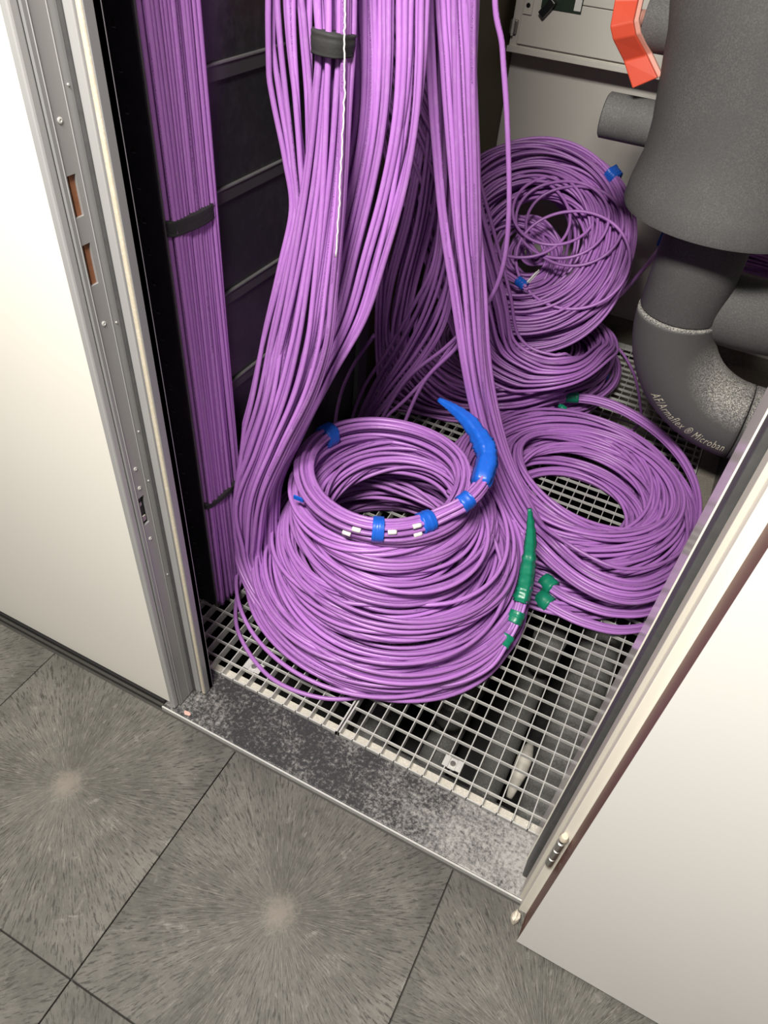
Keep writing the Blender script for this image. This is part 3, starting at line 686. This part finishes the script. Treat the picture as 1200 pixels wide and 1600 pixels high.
def loose(pts, label, rad=CR, per=12):
    o = tube('loose_cable', pts, rad, 'cable', None, 8, per=per); return tag(o, label, 'cable', 'single loose cables')
loose([(0.035, 0.73, 1.85), (0.062, 0.74, 1.314), (0.095, 0.75, 1.177), (0.123, 0.76, 1.064), (0.148, 0.78, 0.92), (0.149, 0.81, 0.795), (0.115, 0.85, 0.682), (0.021, 0.92, 0.521), (-0.111, 0.97, 0.328), (-0.225, 0.99, 0.02)],
      'single purple cable hanging clear in front of the white wall')
loose([(-0.02, 0.70, 1.85), (0.038, 0.71, 1.29), (0.079, 0.72, 1.064), (0.112, 0.74, 0.863), (0.109, 0.78, 0.711), (0.071, 0.84, 0.577), (-0.025, 0.9, 0.403), (-0.10, 0.95, 0.15)],
      'single purple cable hugging the slim bundle and bowing behind it')
loose([(0.0, 0.675, 1.85), (0.049, 0.69, 1.292), (0.10, 0.715, 0.95), (0.16, 0.74, 0.624), (0.222, 0.78, 0.399), (0.345, 0.8, 0.213), (0.445, 0.811, 0.15), (0.584, 0.803, 0.138), (0.683, 0.884, 0.13), (0.731, 1.027, 0.11), (0.70, 1.25, 0.08)],
      'single purple cable arching across the front of the flat coil')
loose([(-0.20, 0.40, 0.13), (-0.236, 0.385, 0.06), (-0.236, 0.345, 0.02), (-0.172, 0.255, 0.0055), (-0.039, 0.186, 0.0055), (0.091, 0.195, 0.0055), (0.189, 0.256, 0.007), (0.273, 0.351, 0.012), (0.34, 0.456, 0.03)],
      'single purple cable straying out over the grating clip in front of the heap')
loose([(0.15, 0.70, 0.27), (0.217, 0.665, 0.275), (0.30, 0.64, 0.235), (0.368, 0.56, 0.15), (0.355, 0.43, 0.09), (0.285, 0.325, 0.04), (0.20, 0.275, 0.02)],
      'single purple cable springing over the side of the front heap')
loose([(-0.20, 0.96, 0.46), (-0.262, 0.97, 0.34), (-0.300, 0.97, 0.222), (-0.305, 0.95, 0.10), (-0.28, 0.92, 0.008)],
      'single dark purple cable curving down beside the black cabinet post')
loose([(0.20, 2.0, 0.10), (0.30, 2.08, 0.05), (0.40, 2.0, 0.012), (0.47, 1.82, 0.006), (0.50, 1.66, 0.006), (0.44, 1.54, 0.006), (0.34, 1.50, 0.008), (0.25, 1.50, 0.02)],
      'single dark purple cable trailing over the grating under the lagged elbow')

# --- front heap
fh = thing('cable_coil', 'large heap of purple cable loops with a green taped tail', 'cable coil', (0.075, 0.575, 0.0), 'coils of purple cable')
gr = []
prof = [(0.016, 0.315), (0.030, 0.332), (0.052, 0.334), (0.074, 0.330), (0.096, 0.322), (0.118, 0.312), (0.140, 0.300), (0.162, 0.286), (0.184, 0.270), (0.206, 0.254), (0.228, 0.238), (0.250, 0.224), (0.272, 0.212)]
for z, r_ in prof: gr.append((8, r_, z, 0.018, 0.018))
for z, r_ in prof[::2]: gr.append((7, r_ - 0.034, z, 0.018, 0.018))
for z, r_ in prof[1::3]: gr.append((6, r_ - 0.062, z, 0.018, 0.018))
coil(fh, (0.075, 0.575, 0.0), gr, 31, jit=1.3, droop=0.032)
coil(fh, (0.075, 0.575, 0.0), [(1, r_ + 0.008, z, 0.004, 0.004) for z, r_ in prof[2:]], 77, jit=2.2, droop=0.04)
gt = catmull([(0.10, 0.34, 0.02), (0.21, 0.315, 0.022), (0.315, 0.335, 0.035), (0.392, 0.41, 0.058), (0.411, 0.49, 0.092), (0.414, 0.545, 0.126), (0.406, 0.595, 0.178)], 8)
for i in range(9):
    a = i * 2.4; rr = 0.011 * math.sqrt((i + 0.5) / 9)
    tube('cable', gt + np.array([rr * math.cos(a), 0.3 * rr * math.sin(a), rr * math.sin(a) * 0.6 + 0.004]), 0.0048, 'cable', fh, 7, spline=False)
band('tape', [(0.4105, 0.568, 0.146), (0.407, 0.590, 0.170), (0.400, 0.609, 0.202), (0.388, 0.634, 0.250), (0.374, 0.650, 0.298), (0.358, 0.660, 0.344)], [0.020, 0.0185, 0.0175, 0.0145, 0.010, 0.0045], [0.019, 0.018, 0.017, 0.014, 0.0095, 0.004], 'green', fh, side=(1, 0, 0), crinkle=0.11, seed=2, per=9)
band('tape', [(0.4130, 0.528, 0.112), (0.4135, 0.540, 0.121), (0.4130, 0.551, 0.130)], 0.0190, 0.0185, 'green', fh, side=(1, 0, 0), seed=3)
band('tape', [(0.408, 0.476, 0.084), (0.4105, 0.489, 0.090), (0.412, 0.501, 0.097)], 0.0185, 0.0175, 'green', fh, side=(0, 0, 1), seed=4)

# --- upper coil on the heap
tr = thing('cable_coil', 'smaller purple cable coil on top of the heap with blue taped tail', 'cable coil', (0.03, 0.575, 0.27), 'coils of purple cable')
TC = (0.03, 0.575)
coil(tr, (TC[0], TC[1], 0.0), [(9, 0.200, 0.292, 0.014, 0.014), (9, 0.196, 0.315, 0.014, 0.014), (8, 0.190, 0.335, 0.012, 0.012)], 33, jit=0.7)
rng = np.random.default_rng(9)
core = []
for t in np.linspace(0, 1, 70):
    a = R(-30 + 363 * t); rr = (0.160 + 0.024 * min(1, t * 6)) + 0.004 * math.sin(3 * a)
    core.append((TC[0] + rr * math.cos(a), TC[1] + rr * math.sin(a), 0.300 + 0.058 * min(1, t * 5) + 0.012 * t + 0.004 * math.sin(2 * a)))
tailc = catmull([core[-1], (0.236, 0.545, 0.395), (0.252, 0.605, 0.418), (0.238, 0.660, 0.440), (0.200, 0.70, 0.458)], 8)[1:]
core = np.vstack([core, tailc])
nC = len(core); T = np.gradient(core, axis=0); T /= np.linalg.norm(T, axis=1)[:, None]
V = np.array([0, 0, 1.0]) - T * T[:, 2:3]; V /= np.linalg.norm(V, axis=1)[:, None]; U = np.cross(T, V)
w_ = np.clip((np.arange(nC) - 55) / 18, 0, 1)[:, None]
for i in range(16):
    a = i * 2.39996; rr = 0.0225 * math.sqrt((i + 0.5) / 16); ph = rng.random() * 6
    aa = a + 0.5 * np.sin(np.linspace(0, 6, nC) + ph)
    sc = (1 - 0.32 * w_)
    p = core + U * (rr * np.cos(aa))[:, None] * sc + V * (rr * 1.1 * np.sin(aa))[:, None] * sc
    tube('cable', p[:91], 0.0049, 'cable', tr, 7, spline=False)
def on_core(k, n=3, st=2): return [tuple(core[min(nC - 1, max(0, k + (j - n // 2) * st))]) for j in range(n)]
def tape_at(deg, halfdeg, mat='blue', a=0.0275, b=0.0285, seed=1):
    k = (deg + 30) / 363 * 69; w2 = halfdeg / 363 * 69
    idx = np.clip([k - w2, k, k + w2], 0, nC - 1)
    pts = [tuple(np.array([np.interp(i, np.arange(nC), core[:, c]) for c in range(3)])) for i in idx]
    band('tape', pts, a, b, mat, tr, seed=seed, crinkle=0.03)
tape_at(163, 5.0, seed=1); tape_at(293, 3.6, seed=2); tape_at(327, 4.5, a=0.025, b=0.025, seed=3)
k0 = 69 + 9
band('tape', [tuple(core[k0 - 2]), tuple(core[k0]), tuple(core[k0 + 1])], 0.0205, 0.021, 'blue', tr, seed=5, crinkle=0.03)
band('tape', [tuple(core[k0 + 6]), (0.238, 0.660, 0.440), (0.213, 0.690, 0.454), (0.165, 0.722, 0.470), (0.118, 0.740, 0.477), (0.076, 0.750, 0.481)],
     [0.0225, 0.023, 0.022, 0.0175, 0.012, 0.0055], [0.0225, 0.022, 0.021, 0.0155, 0.011, 0.005], 'blue', tr, seed=6, crinkle=0.10, per=9)
a_ = R(236)
box('tape_scrap', (TC[0] + 0.2105 * math.cos(a_) - 0.012, TC[1] + 0.2105 * math.sin(a_) - 0.003, 0.362), (TC[0] + 0.2105 * math.cos(a_) + 0.012, TC[1] + 0.2105 * math.sin(a_) + 0.001, 0.371), 'blue', tr)
for deg, a, hgt in ((284, 0.3, 0.4), (303, -0.5, 0.5), (318, 0.2, 0.7), (276, 0.9, -0.4), (322, 0.9, -0.2)):
    k = int((deg + 30) / 363 * 69); o1 = core[k] + (-U[k] * 0 + V[k] * 0.0225 * hgt) ; nrm = np.array([math.cos(R(deg)), math.sin(R(deg)), 0.0]); 
    b0 = o1 + nrm * 0.0215 * math.sqrt(max(0.05, 1 - hgt * hgt))
    tube('label_sleeve', [b0 - T[k] * 0.009, b0, b0 + T[k] * 0.009], 0.0054, 'white', tr, 8, per=2)

# --- flat coil by the door
rc = thing('cable_coil', 'wide flat purple cable coil on the grating by the door, green taped', 'cable coil', (0.40, 1.13, 0.0), 'coils of purple cable')
gr = []
for z, r_ in ((0.018, 0.205), (0.018, 0.24), (0.018, 0.275), (0.018, 0.31), (0.018, 0.345), (0.018, 0.372)): gr.append((7, r_, z, 0.021, 0.012))
for z, r_ in ((0.05, 0.215), (0.052, 0.25), (0.052, 0.285), (0.05, 0.32), (0.045, 0.352)): gr.append((7, r_, z, 0.021, 0.015))
for z, r_ in ((0.082, 0.235), (0.088, 0.275), (0.082, 0.315)): gr.append((8, r_, z, 0.026, 0.015))
coil(rc, (0.395, 1.13, 0.0), gr, 35, sy=1.13, jit=1.35)
coil(rc, (0.415, 1.085, 0.0), [(8, 0.185, 0.02, 0.02, 0.014), (8, 0.20, 0.05, 0.02, 0.015), (8, 0.215, 0.08, 0.02, 0.014)], 36, sy=0.92, jit=1.2)
coil(rc, (0.42, 1.16, 0.0), [(7, 0.215, 0.095, 0.02, 0.010), (7, 0.25, 0.105, 0.02, 0.010)], 37, sy=0.95, jit=1.4)
arc = [(0.0 + 0.395 + 0.36 * math.cos(R(a)), 1.15 + 0.405 * math.sin(R(a)), 0.115 - 0.0005 * abs(a - 95)) for a in range(200, -50, -10)]
for i in range(9):
    a = i * 2.4; rr = 0.014 * math.sqrt((i + 0.5) / 9)
    tube('cable', np.array(arc) + np.array([0, rr * math.cos(a), rr * math.sin(a)]), CR, 'cable', rc, 7, per=4)
band('tape', [arc[6], arc[7]], 0.02, 0.02, 'green', rc, seed=7, crinkle=0.03) if False else None
ka = 9
pm = np.array(arc[ka]); dm = (np.array(arc[ka + 1]) - np.array(arc[ka - 1])); dm /= np.linalg.norm(dm)
band('tape', [tuple(pm - dm * 0.02), tuple(pm), tuple(pm + dm * 0.02)], 0.0185, 0.0185, 'green', rc, seed=8, crinkle=0.03)
band('tape', [tuple(pm - dm * 0.03 + np.array([0, -0.035, -0.012])), tuple(pm - dm * 0.015 + np.array([0, -0.045, -0.015])), tuple(pm + np.array([0, -0.05, -0.018]))], [0.006, 0.011, 0.006], [0.006, 0.010, 0.006], 'green', rc, seed=9)
# taped ends poking out beside the front heap
ends = [[(0.755, 0.95, 0.04), (0.71, 0.80, 0.055), (0.62, 0.735, 0.055), (0.53, 0.725, 0.052), (0.47, 0.735, 0.05), (0.43, 0.755, 0.05)], [(0.762, 0.90, 0.03), (0.73, 0.79, 0.027), (0.65, 0.715, 0.027), (0.56, 0.692, 0.027), (0.48, 0.698, 0.027), (0.435, 0.716, 0.027)]]
for e, pts in enumerate(ends):
    for i in range(7):
        a = i * 2.4; rr = 0.0115 * math.sqrt((i + 0.5) / 7)
        tube('cable', np.array(pts) + np.array([0, rr * math.cos(a), rr * math.sin(a)]), CR, 'cable', rc, 7, per=6)
    q = catmull(pts, 6)
    band('tape', [tuple(q[-6]), tuple(q[-3]), tuple(q[-1])], [0.0225, 0.0235, 0.021], [0.0225, 0.0235, 0.021], 'green', rc, seed=12 + e, crinkle=0.025)

# --- back coils
bl = thing('cable_coil', 'dark flat purple cable coil on the grating beneath the leaning coil', 'cable coil', (-0.01, 1.75, 0.0), 'coils of purple cable')
gr = []
for z in (0.018, 0.05, 0.085, 0.12):
    for r_ in (0.25, 0.29, 0.325): gr.append((7, r_ + 0.01 - z * 0.1, z, 0.02, 0.016))
coil(bl, (-0.0, 1.75, 0.0), gr, 41, jit=1.5)
band('tape', [(0.318, 1.80, 0.075), (0.320, 1.785, 0.075), (0.321, 1.77, 0.075)], 0.022, 0.02, 'blue', bl, seed=15)
bt = thing('cable_coil', 'leaning purple cable coil against the white wall with blue tape', 'cable coil', (-0.015, 1.80, 0.45), 'coils of purple cable')
TL = (46, 6); CBT = (-0.035, 1.78, 0.468)
gr = []
for z in (-0.055, -0.02, 0.015, 0.045):
    for r_ in (0.215, 0.255, 0.29, 0.315): gr.append((7, r_ - 0.2 * max(0, z), z, 0.02, 0.018))
for z in (-0.06, -0.03, 0.0): gr.append((6, 0.165 + 0.3 * (z + 0.06), z, 0.02, 0.02))
for z, r_ in ((-0.07, 0.13), (-0.085, 0.10), (-0.09, 0.07), (-0.085, 0.04)): gr.append((6, r_, z, 0.02, 0.012))
coil(bt, CBT, gr, 43, tilt=TL, jit=1.5)
rot = np.array(Euler((R(TL[0]), R(TL[1]), 0)).to_matrix())
def on_tilt(deg, r, z): return tuple(np.array(CBT) + rot @ np.array([r * math.cos(R(deg)), r * math.sin(R(deg)), z]))
rng = np.random.default_rng(12)
for i in range(5):      # slack loops lying across the hole
    c0 = rng.normal(size=2) * 0.05 + np.array([0.06, 0.04]); r0 = rng.uniform(0.13, 0.20); ph = rng.random() * 6
    th = np.linspace(0, 2 * np.pi, 80, endpoint=False)
    p = np.stack([c0[0] + r0 * np.cos(th) + 0.02 * np.cos(2 * th + ph), c0[1] + r0 * 0.85 * np.sin(th) + 0.02 * np.sin(2 * th + ph), 0.068 + 0.018 * np.sin(th + ph) + 0 * th], 1)
    obj('cable', tube_mesh('cable', p @ rot.T + np.array(CBT) - np.array(bt.location), CR, 7, True), 'cable', bt)
band('tape', [on_tilt(58, 0.315, 0.03), on_tilt(61, 0.315, 0.03), on_tilt(64, 0.315, 0.03)], 0.03, 0.034, 'blue', bt, side=tuple(rot[:, 2]), seed=17)
e0 = [on_tilt(215, 0.16, 0.06), on_tilt(245, 0.15, 0.075), on_tilt(270, 0.15, 0.08), on_tilt(285, 0.17, 0.09), on_tilt(292, 0.19, 0.10)]
for i in range(4):
    tube('cable', np.array(e0) + rng.normal(size=3) * 0.007, CR, 'cable', bt, 7, per=6)
q = catmull(e0, 6)
band('tape', [tuple(q[-9]), tuple(q[-6]), tuple(q[-3])], 0.015, 0.013, 'blue', bt, side=tuple(rot[:, 2]), seed=18)
for i in range(4):
    s = q[-4] + rng.normal(size=3) * 0.006
    tube('bare_pair', [tuple(s), tuple(s + np.array([0.012, 0.012, 0.018])), tuple(s + np.array([0.02 + 0.01 * rng.random(), 0.03, 0.045]))], 0.0017, 'white', bt, 6, per=4)
band('tape', [on_tilt(182, 0.17, -0.02), on_tilt(186, 0.17, -0.02), on_tilt(190, 0.17, -0.02)], 0.02, 0.018, 'blue', bt, side=tuple(rot[:, 2]), seed=19)
tl = [on_tilt(-18, 0.31, -0.03), on_tilt(-8, 0.34, -0.03), (0.352, 2.02, 0.47), (0.352, 2.04, 0.52), (0.345, 2.05, 0.58)]
for i in range(5):
    tube('cable', np.array(tl[:4]) + rng.normal(size=3) * 0.006, 0.0048, 'cable', bt, 7, per=6)
band('tape', [tl[2], tl[3], tl[4]], [0.015, 0.014, 0.010], [0.015, 0.014, 0.010], 'blue', bt, side=(1, 0, 0), seed=20)

# ================================================================== LAGGED PIPE
PXc, PYc, PR = 0.495, 1.40, 0.107
ZR, ZS, RB = 0.802, 0.545, 0.262
lp = thing('lagged_pipe', 'large grey foam lagged pipe with wide sleeve and elbow', 'pipe', (PXc, PYc, 0.19))
lathe('sleeve', [(PR + 0.004, ZR + 0.012), (PR + 0.03, ZR + 0.004), (0.212, ZR), (0.226, ZR + 0.003), (0.229, ZR + 0.014), (0.225, ZR + 0.058), (0.214, ZR + 0.115), (0.216, ZR + 0.19), (0.229, ZR + 0.287), (0.240, ZR + 0.36), (0.252, ZR + 0.41), (0.258, ZR + 0.55), (0.258, 2.9)], (PXc, PYc, 0), 'foam', lp, 72)
lathe('inner_lagging', [(PR - 0.004, ZS + 0.004), (PR, ZS + 0.010), (PR, ZR + 0.05)], (PXc, PYc, 0), 'foam', lp, 56)
bm = bmesh.new(); rows_ = []
path = [((PXc, PYc, ZS + 0.002), 0.0)]
nb = 28
for k in range(nb + 1): rows_.append(('b', math.pi / 2 * k / nb))
ring = []
for kind, ph in rows_:
    row = []
    for j in range(48):
        ps = 2 * math.pi * j / 48
        er = Vector((-math.cos(ph), 0, -math.sin(ph)))
        cpt = Vector((PXc + RB - RB * math.cos(ph), PYc, ZS - RB * math.sin(ph)))
        row.append(bm.verts.new(cpt + (PR + 0.002) * (math.cos(ps) * er + math.sin(ps) * Vector((0, -1, 0))) - lp.location))
    ring.append(row)
for A, B in zip(ring, ring[1:]):
    for j in range(48): bm.faces.new((A[j], A[(j + 1) % 48], B[(j + 1) % 48], B[j]))
bm.faces.new(ring[0]); bm.faces.new(ring[-1])
bmesh.ops.recalc_face_normals(bm, faces=bm.faces)
obj('elbow', bm_mesh('elbow', bm), 'foam_lit_dust', lp, True)
lathe('outlet_lagging', [(PR - 0.003, PXc + RB + 0.004), (PR + 0.001, PXc + RB + 0.008), (PR + 0.001, 1.298)], (0, PYc, ZS - RB), 'foam_lit_dust', lp, 48, 'x')
tube('branch_lagging', [(PXc + 0.03, PYc + 0.02, 0.575), (PXc + 0.25, PYc + 0.08, 0.555), (PXc + 0.55, PYc + 0.18, 0.545), (1.29, PYc + 0.26, 0.545)], 0.092, 'foam', lp, 32, per=6)
# lettering moulded on the elbow
cu = bpy.data.curves.new('lettering_curve', 'FONT'); cu.body = 'AF/Armaflex \u00ae Microban'; cu.size = 1.0; cu.space_character = 1.15
to = bpy.data.objects.new('lettering_tmp', cu); COL.objects.link(to)
bpy.context.view_layer.update()
me = bpy.data.meshes.new_from_object(to.evaluated_get(bpy.context.evaluated_depsgraph_get()))
bpy.data.objects.remove(to)
bm = bmesh.new(); bm.from_mesh(me)
bmesh.ops.subdivide_edges(bm, edges=[e for e in bm.edges if e.calc_length() > 0.15], cuts=2)
xs = [v.co.x for v in bm.verts]; x_min = min(xs); wd = max(xs) - x_min
S = 0.046
ph0, ph1 = R(40), R(87)
for v in bm.verts:
    q_ = (v.co.x - x_min) / wd; ph = ph0 + q_ * (ph1 - ph0)
    ps = R(52) + R(12) * q_ + v.co.y * S / PR
    er = Vector((-math.cos(ph), 0, -math.sin(ph)))
    cpt = Vector((PXc + RB - RB * math.cos(ph), PYc, ZS - RB * math.sin(ph)))
    v.co = cpt + (PR + 0.0030) * (math.cos(ps) * er + math.sin(ps) * Vector((0, -1, 0))) - lp.location
o = obj('lettering', bm_mesh('lettering', bm), 'ink', lp); o['label'] = 'pale lettering AF/Armaflex ® Microban'
# stubs and red handle
lathe('stub', [(0.028, 0.163), (0.046, 0.165), (0.050, 0.168), (0.050, 0.36)], (0, PYc, 0.966), 'foam', lp, 36, 'x')
lathe('valve_stub', [(0.03, 0.204), (0.056, 0.206), (0.060, 0.211), (0.060, 0.36)], (0, PYc, 1.165), 'foam', lp, 36, 'x')
hd = thing('valve_handle', 'red bent valve handle in front of the upper grey stub', 'handle', (0.19, 1.35, 1.13))
st = [((0.12, 1.36, 1.26), (0.168, 1.36, 1.265)), ((0.135, 1.345, 1.196), (0.184, 1.345, 1.202)), ((0.144, 1.32, 1.151), (0.190, 1.32, 1.167)),
      ((0.156, 1.322, 1.129), (0.202, 1.322, 1.144)), ((0.186, 1.352, 1.088), (0.232, 1.352, 1.107)), ((0.224, 1.335, 1.043), (0.271, 1.335, 1.072))]
def strap(name, st, th, mat, back=0.0):
    bm = bmesh.new(); rws = []
    for l, r in st:
        l = Vector(l) - hd.location; r = Vector(r) - hd.location; d = Vector((0, th, 0)); q = Vector((0, back, 0))
        rws.append([bm.verts.new(v) for v in (l + q, r + q, r + q + d, l + q + d)])
    for A, B in zip(rws, rws[1:]):
        for k in range(4): bm.faces.new((A[k], A[(k + 1) % 4], B[(k + 1) % 4], B[k]))
    bm.faces.new(rws[0]); bm.faces.new(rws[-1][::-1]); bmesh.ops.recalc_face_normals(bm, faces=bm.faces)
    bmesh.ops.bevel(bm, geom=list(bm.edges), offset=0.0025, segments=2, affect='EDGES', profile=0.5)
    return obj(name, bm_mesh(name, bm), mat, hd)
strap('handle_wing', st, 0.014, 'red')
strap('handle_inner', [((l[0] + 0.012, l[1], l[2] + 0.004), (r[0] + 0.008, r[1], r[2] + 0.003)) for l, r in st], 0.012, 'redin', 0.0145)
tube('handle_hub', [(0.17, 1.345, 1.17), (0.185, 1.36, 1.168), (0.20, 1.39, 1.165)], 0.018, 'redin', hd, 20, per=3)

# ================================================================== BACK WALL CABINET
eb = thing('electrical_box', 'white wall mounted distribution box with black lock lever and label', 'electrical box', (-0.11, 2.30, 0.90))
X0, X1, ZB = -0.352, 0.42, 0.918
def ebx(name, a, b, mat, bv=0.0, parent=eb): return box(name, a, b, mat, parent, bv)
ebx('box_body', (X0, 2.185, ZB), (X1, 2.299, 1.55), 'box', 0.003)
ebx('box_flange', (X0 - 0.004, 2.178, ZB - 0.006), (X1 + 0.004, 2.190, ZB + 0.012), 'box', 0.002)
ebx('box_door', (X0 + 0.030, 2.172, ZB + 0.022), (X1 - 0.02, 2.186, 1.07), 'box', 0.002)
ebx('box_door', (X0 + 0.030, 2.172, 1.0725), (X1 - 0.02, 2.186, 1.52), 'box', 0.002)
ebx('hinge', (X0 - 0.002, 2.168, 0.965), (X0 + 0.022, 2.186, 1.005), 'brass', 0.003)
ebx('hinge_pin', (X0 + 0.006, 2.162, 0.960), (X0 + 0.014, 2.170, 1.010), 'steel', 0.002)
ebx('lock_plate', (X0 + 0.036, 2.164, 1.025), (X0 + 0.066, 2.1725, 1.068), 'box', 0.002)
lathe('lock_eye', [(0.002, 2.1625), (0.007, 2.163), (0.007, 2.1635)], (X0 + 0.051, 0, 1.05), 'plastic', eb, 14, 'y')
ebx('label_card', (X0 + 0.092, 2.1685, 1.048), (X0 + 0.225, 2.1715, 1.11), 'card')
ebx('label_white', (X0 + 0.200, 2.1675, 1.055), (X0 + 0.222, 2.1686, 1.085), 'white')
bm = bmesh.new(); add_box(bm, (-0.012, -0.012, -0.055), (0.012, 0.012, 0.0), 0.003)
o = obj('lock_lever', bm_mesh('lock_lever', bm), 'plastic', eb); o.location = Vector((X0 + 0.135, 2.155, 1.075)) - eb.location; o.rotation_euler = (0, R(38), 0)

kids = {c.name.split('.')[0]: c for c in eb.children}
doors_ = [c for c in eb.children if c.name.startswith('box_door')]
for nm in ('lock_plate', 'label_card', 'lock_lever', 'hinge'): kids[nm].parent = doors_[0]
for c_ in eb.children:
    if c_.name.split('.')[0] in ('lock_eye', 'label_white', 'hinge_pin'): c_.parent = doors_[0]
# ================================================================== beside the coil, behind the frame
tk = thing('cable_trunking', 'dark steel cable trunking standing behind the white door frame', 'trunking', (0.80, 1.3, 0.0))
box('trunking_wall', (0.782, 0.75, -0.001), (0.787, 1.72, 0.13), 'black', tk, 0.001)
box('trunking_lip', (0.782, 0.75, 0.13), (0.800, 1.72, 0.134), 'blackrib', tk, 0.001)
box('trunking_floor', (0.787, 0.75, -0.001), (0.98, 1.72, 0.004), 'black', tk)
for i in range(12):
    y = 0.0; x = 0.80 + 0.014 * i
    tube('cable', [(x, 0.76, 0.012 + 0.02 * (i % 3)), (x + 0.004, 1.1, 0.020 + 0.02 * (i % 2)), (x, 1.4, 0.012 + 0.02 * (i % 3)), (x, 1.71, 0.012)], CR, 'film', tk, 7, per=6)
wb = thing('cable_bundle', 'short run of purple cables lying against the wall behind the elbow', 'cables', (0.8, 2.2, 0.3), g)
for i in range(14):
    r1 = np.random.default_rng(100 + i)
    tube('cable', [(0.48, 2.24 - 0.01 * (i % 3), 0.39 + 0.006 * i + 0.01 * r1.normal()), (0.7, 2.25 - 0.01 * (i % 3), 0.385 + 0.006 * i + 0.006 * r1.normal()), (0.95, 2.25 - 0.01 * (i % 3), 0.375 + 0.006 * i), (1.25, 2.25, 0.37 + 0.006 * i)], CR, 'cable', wb, 7, per=6)
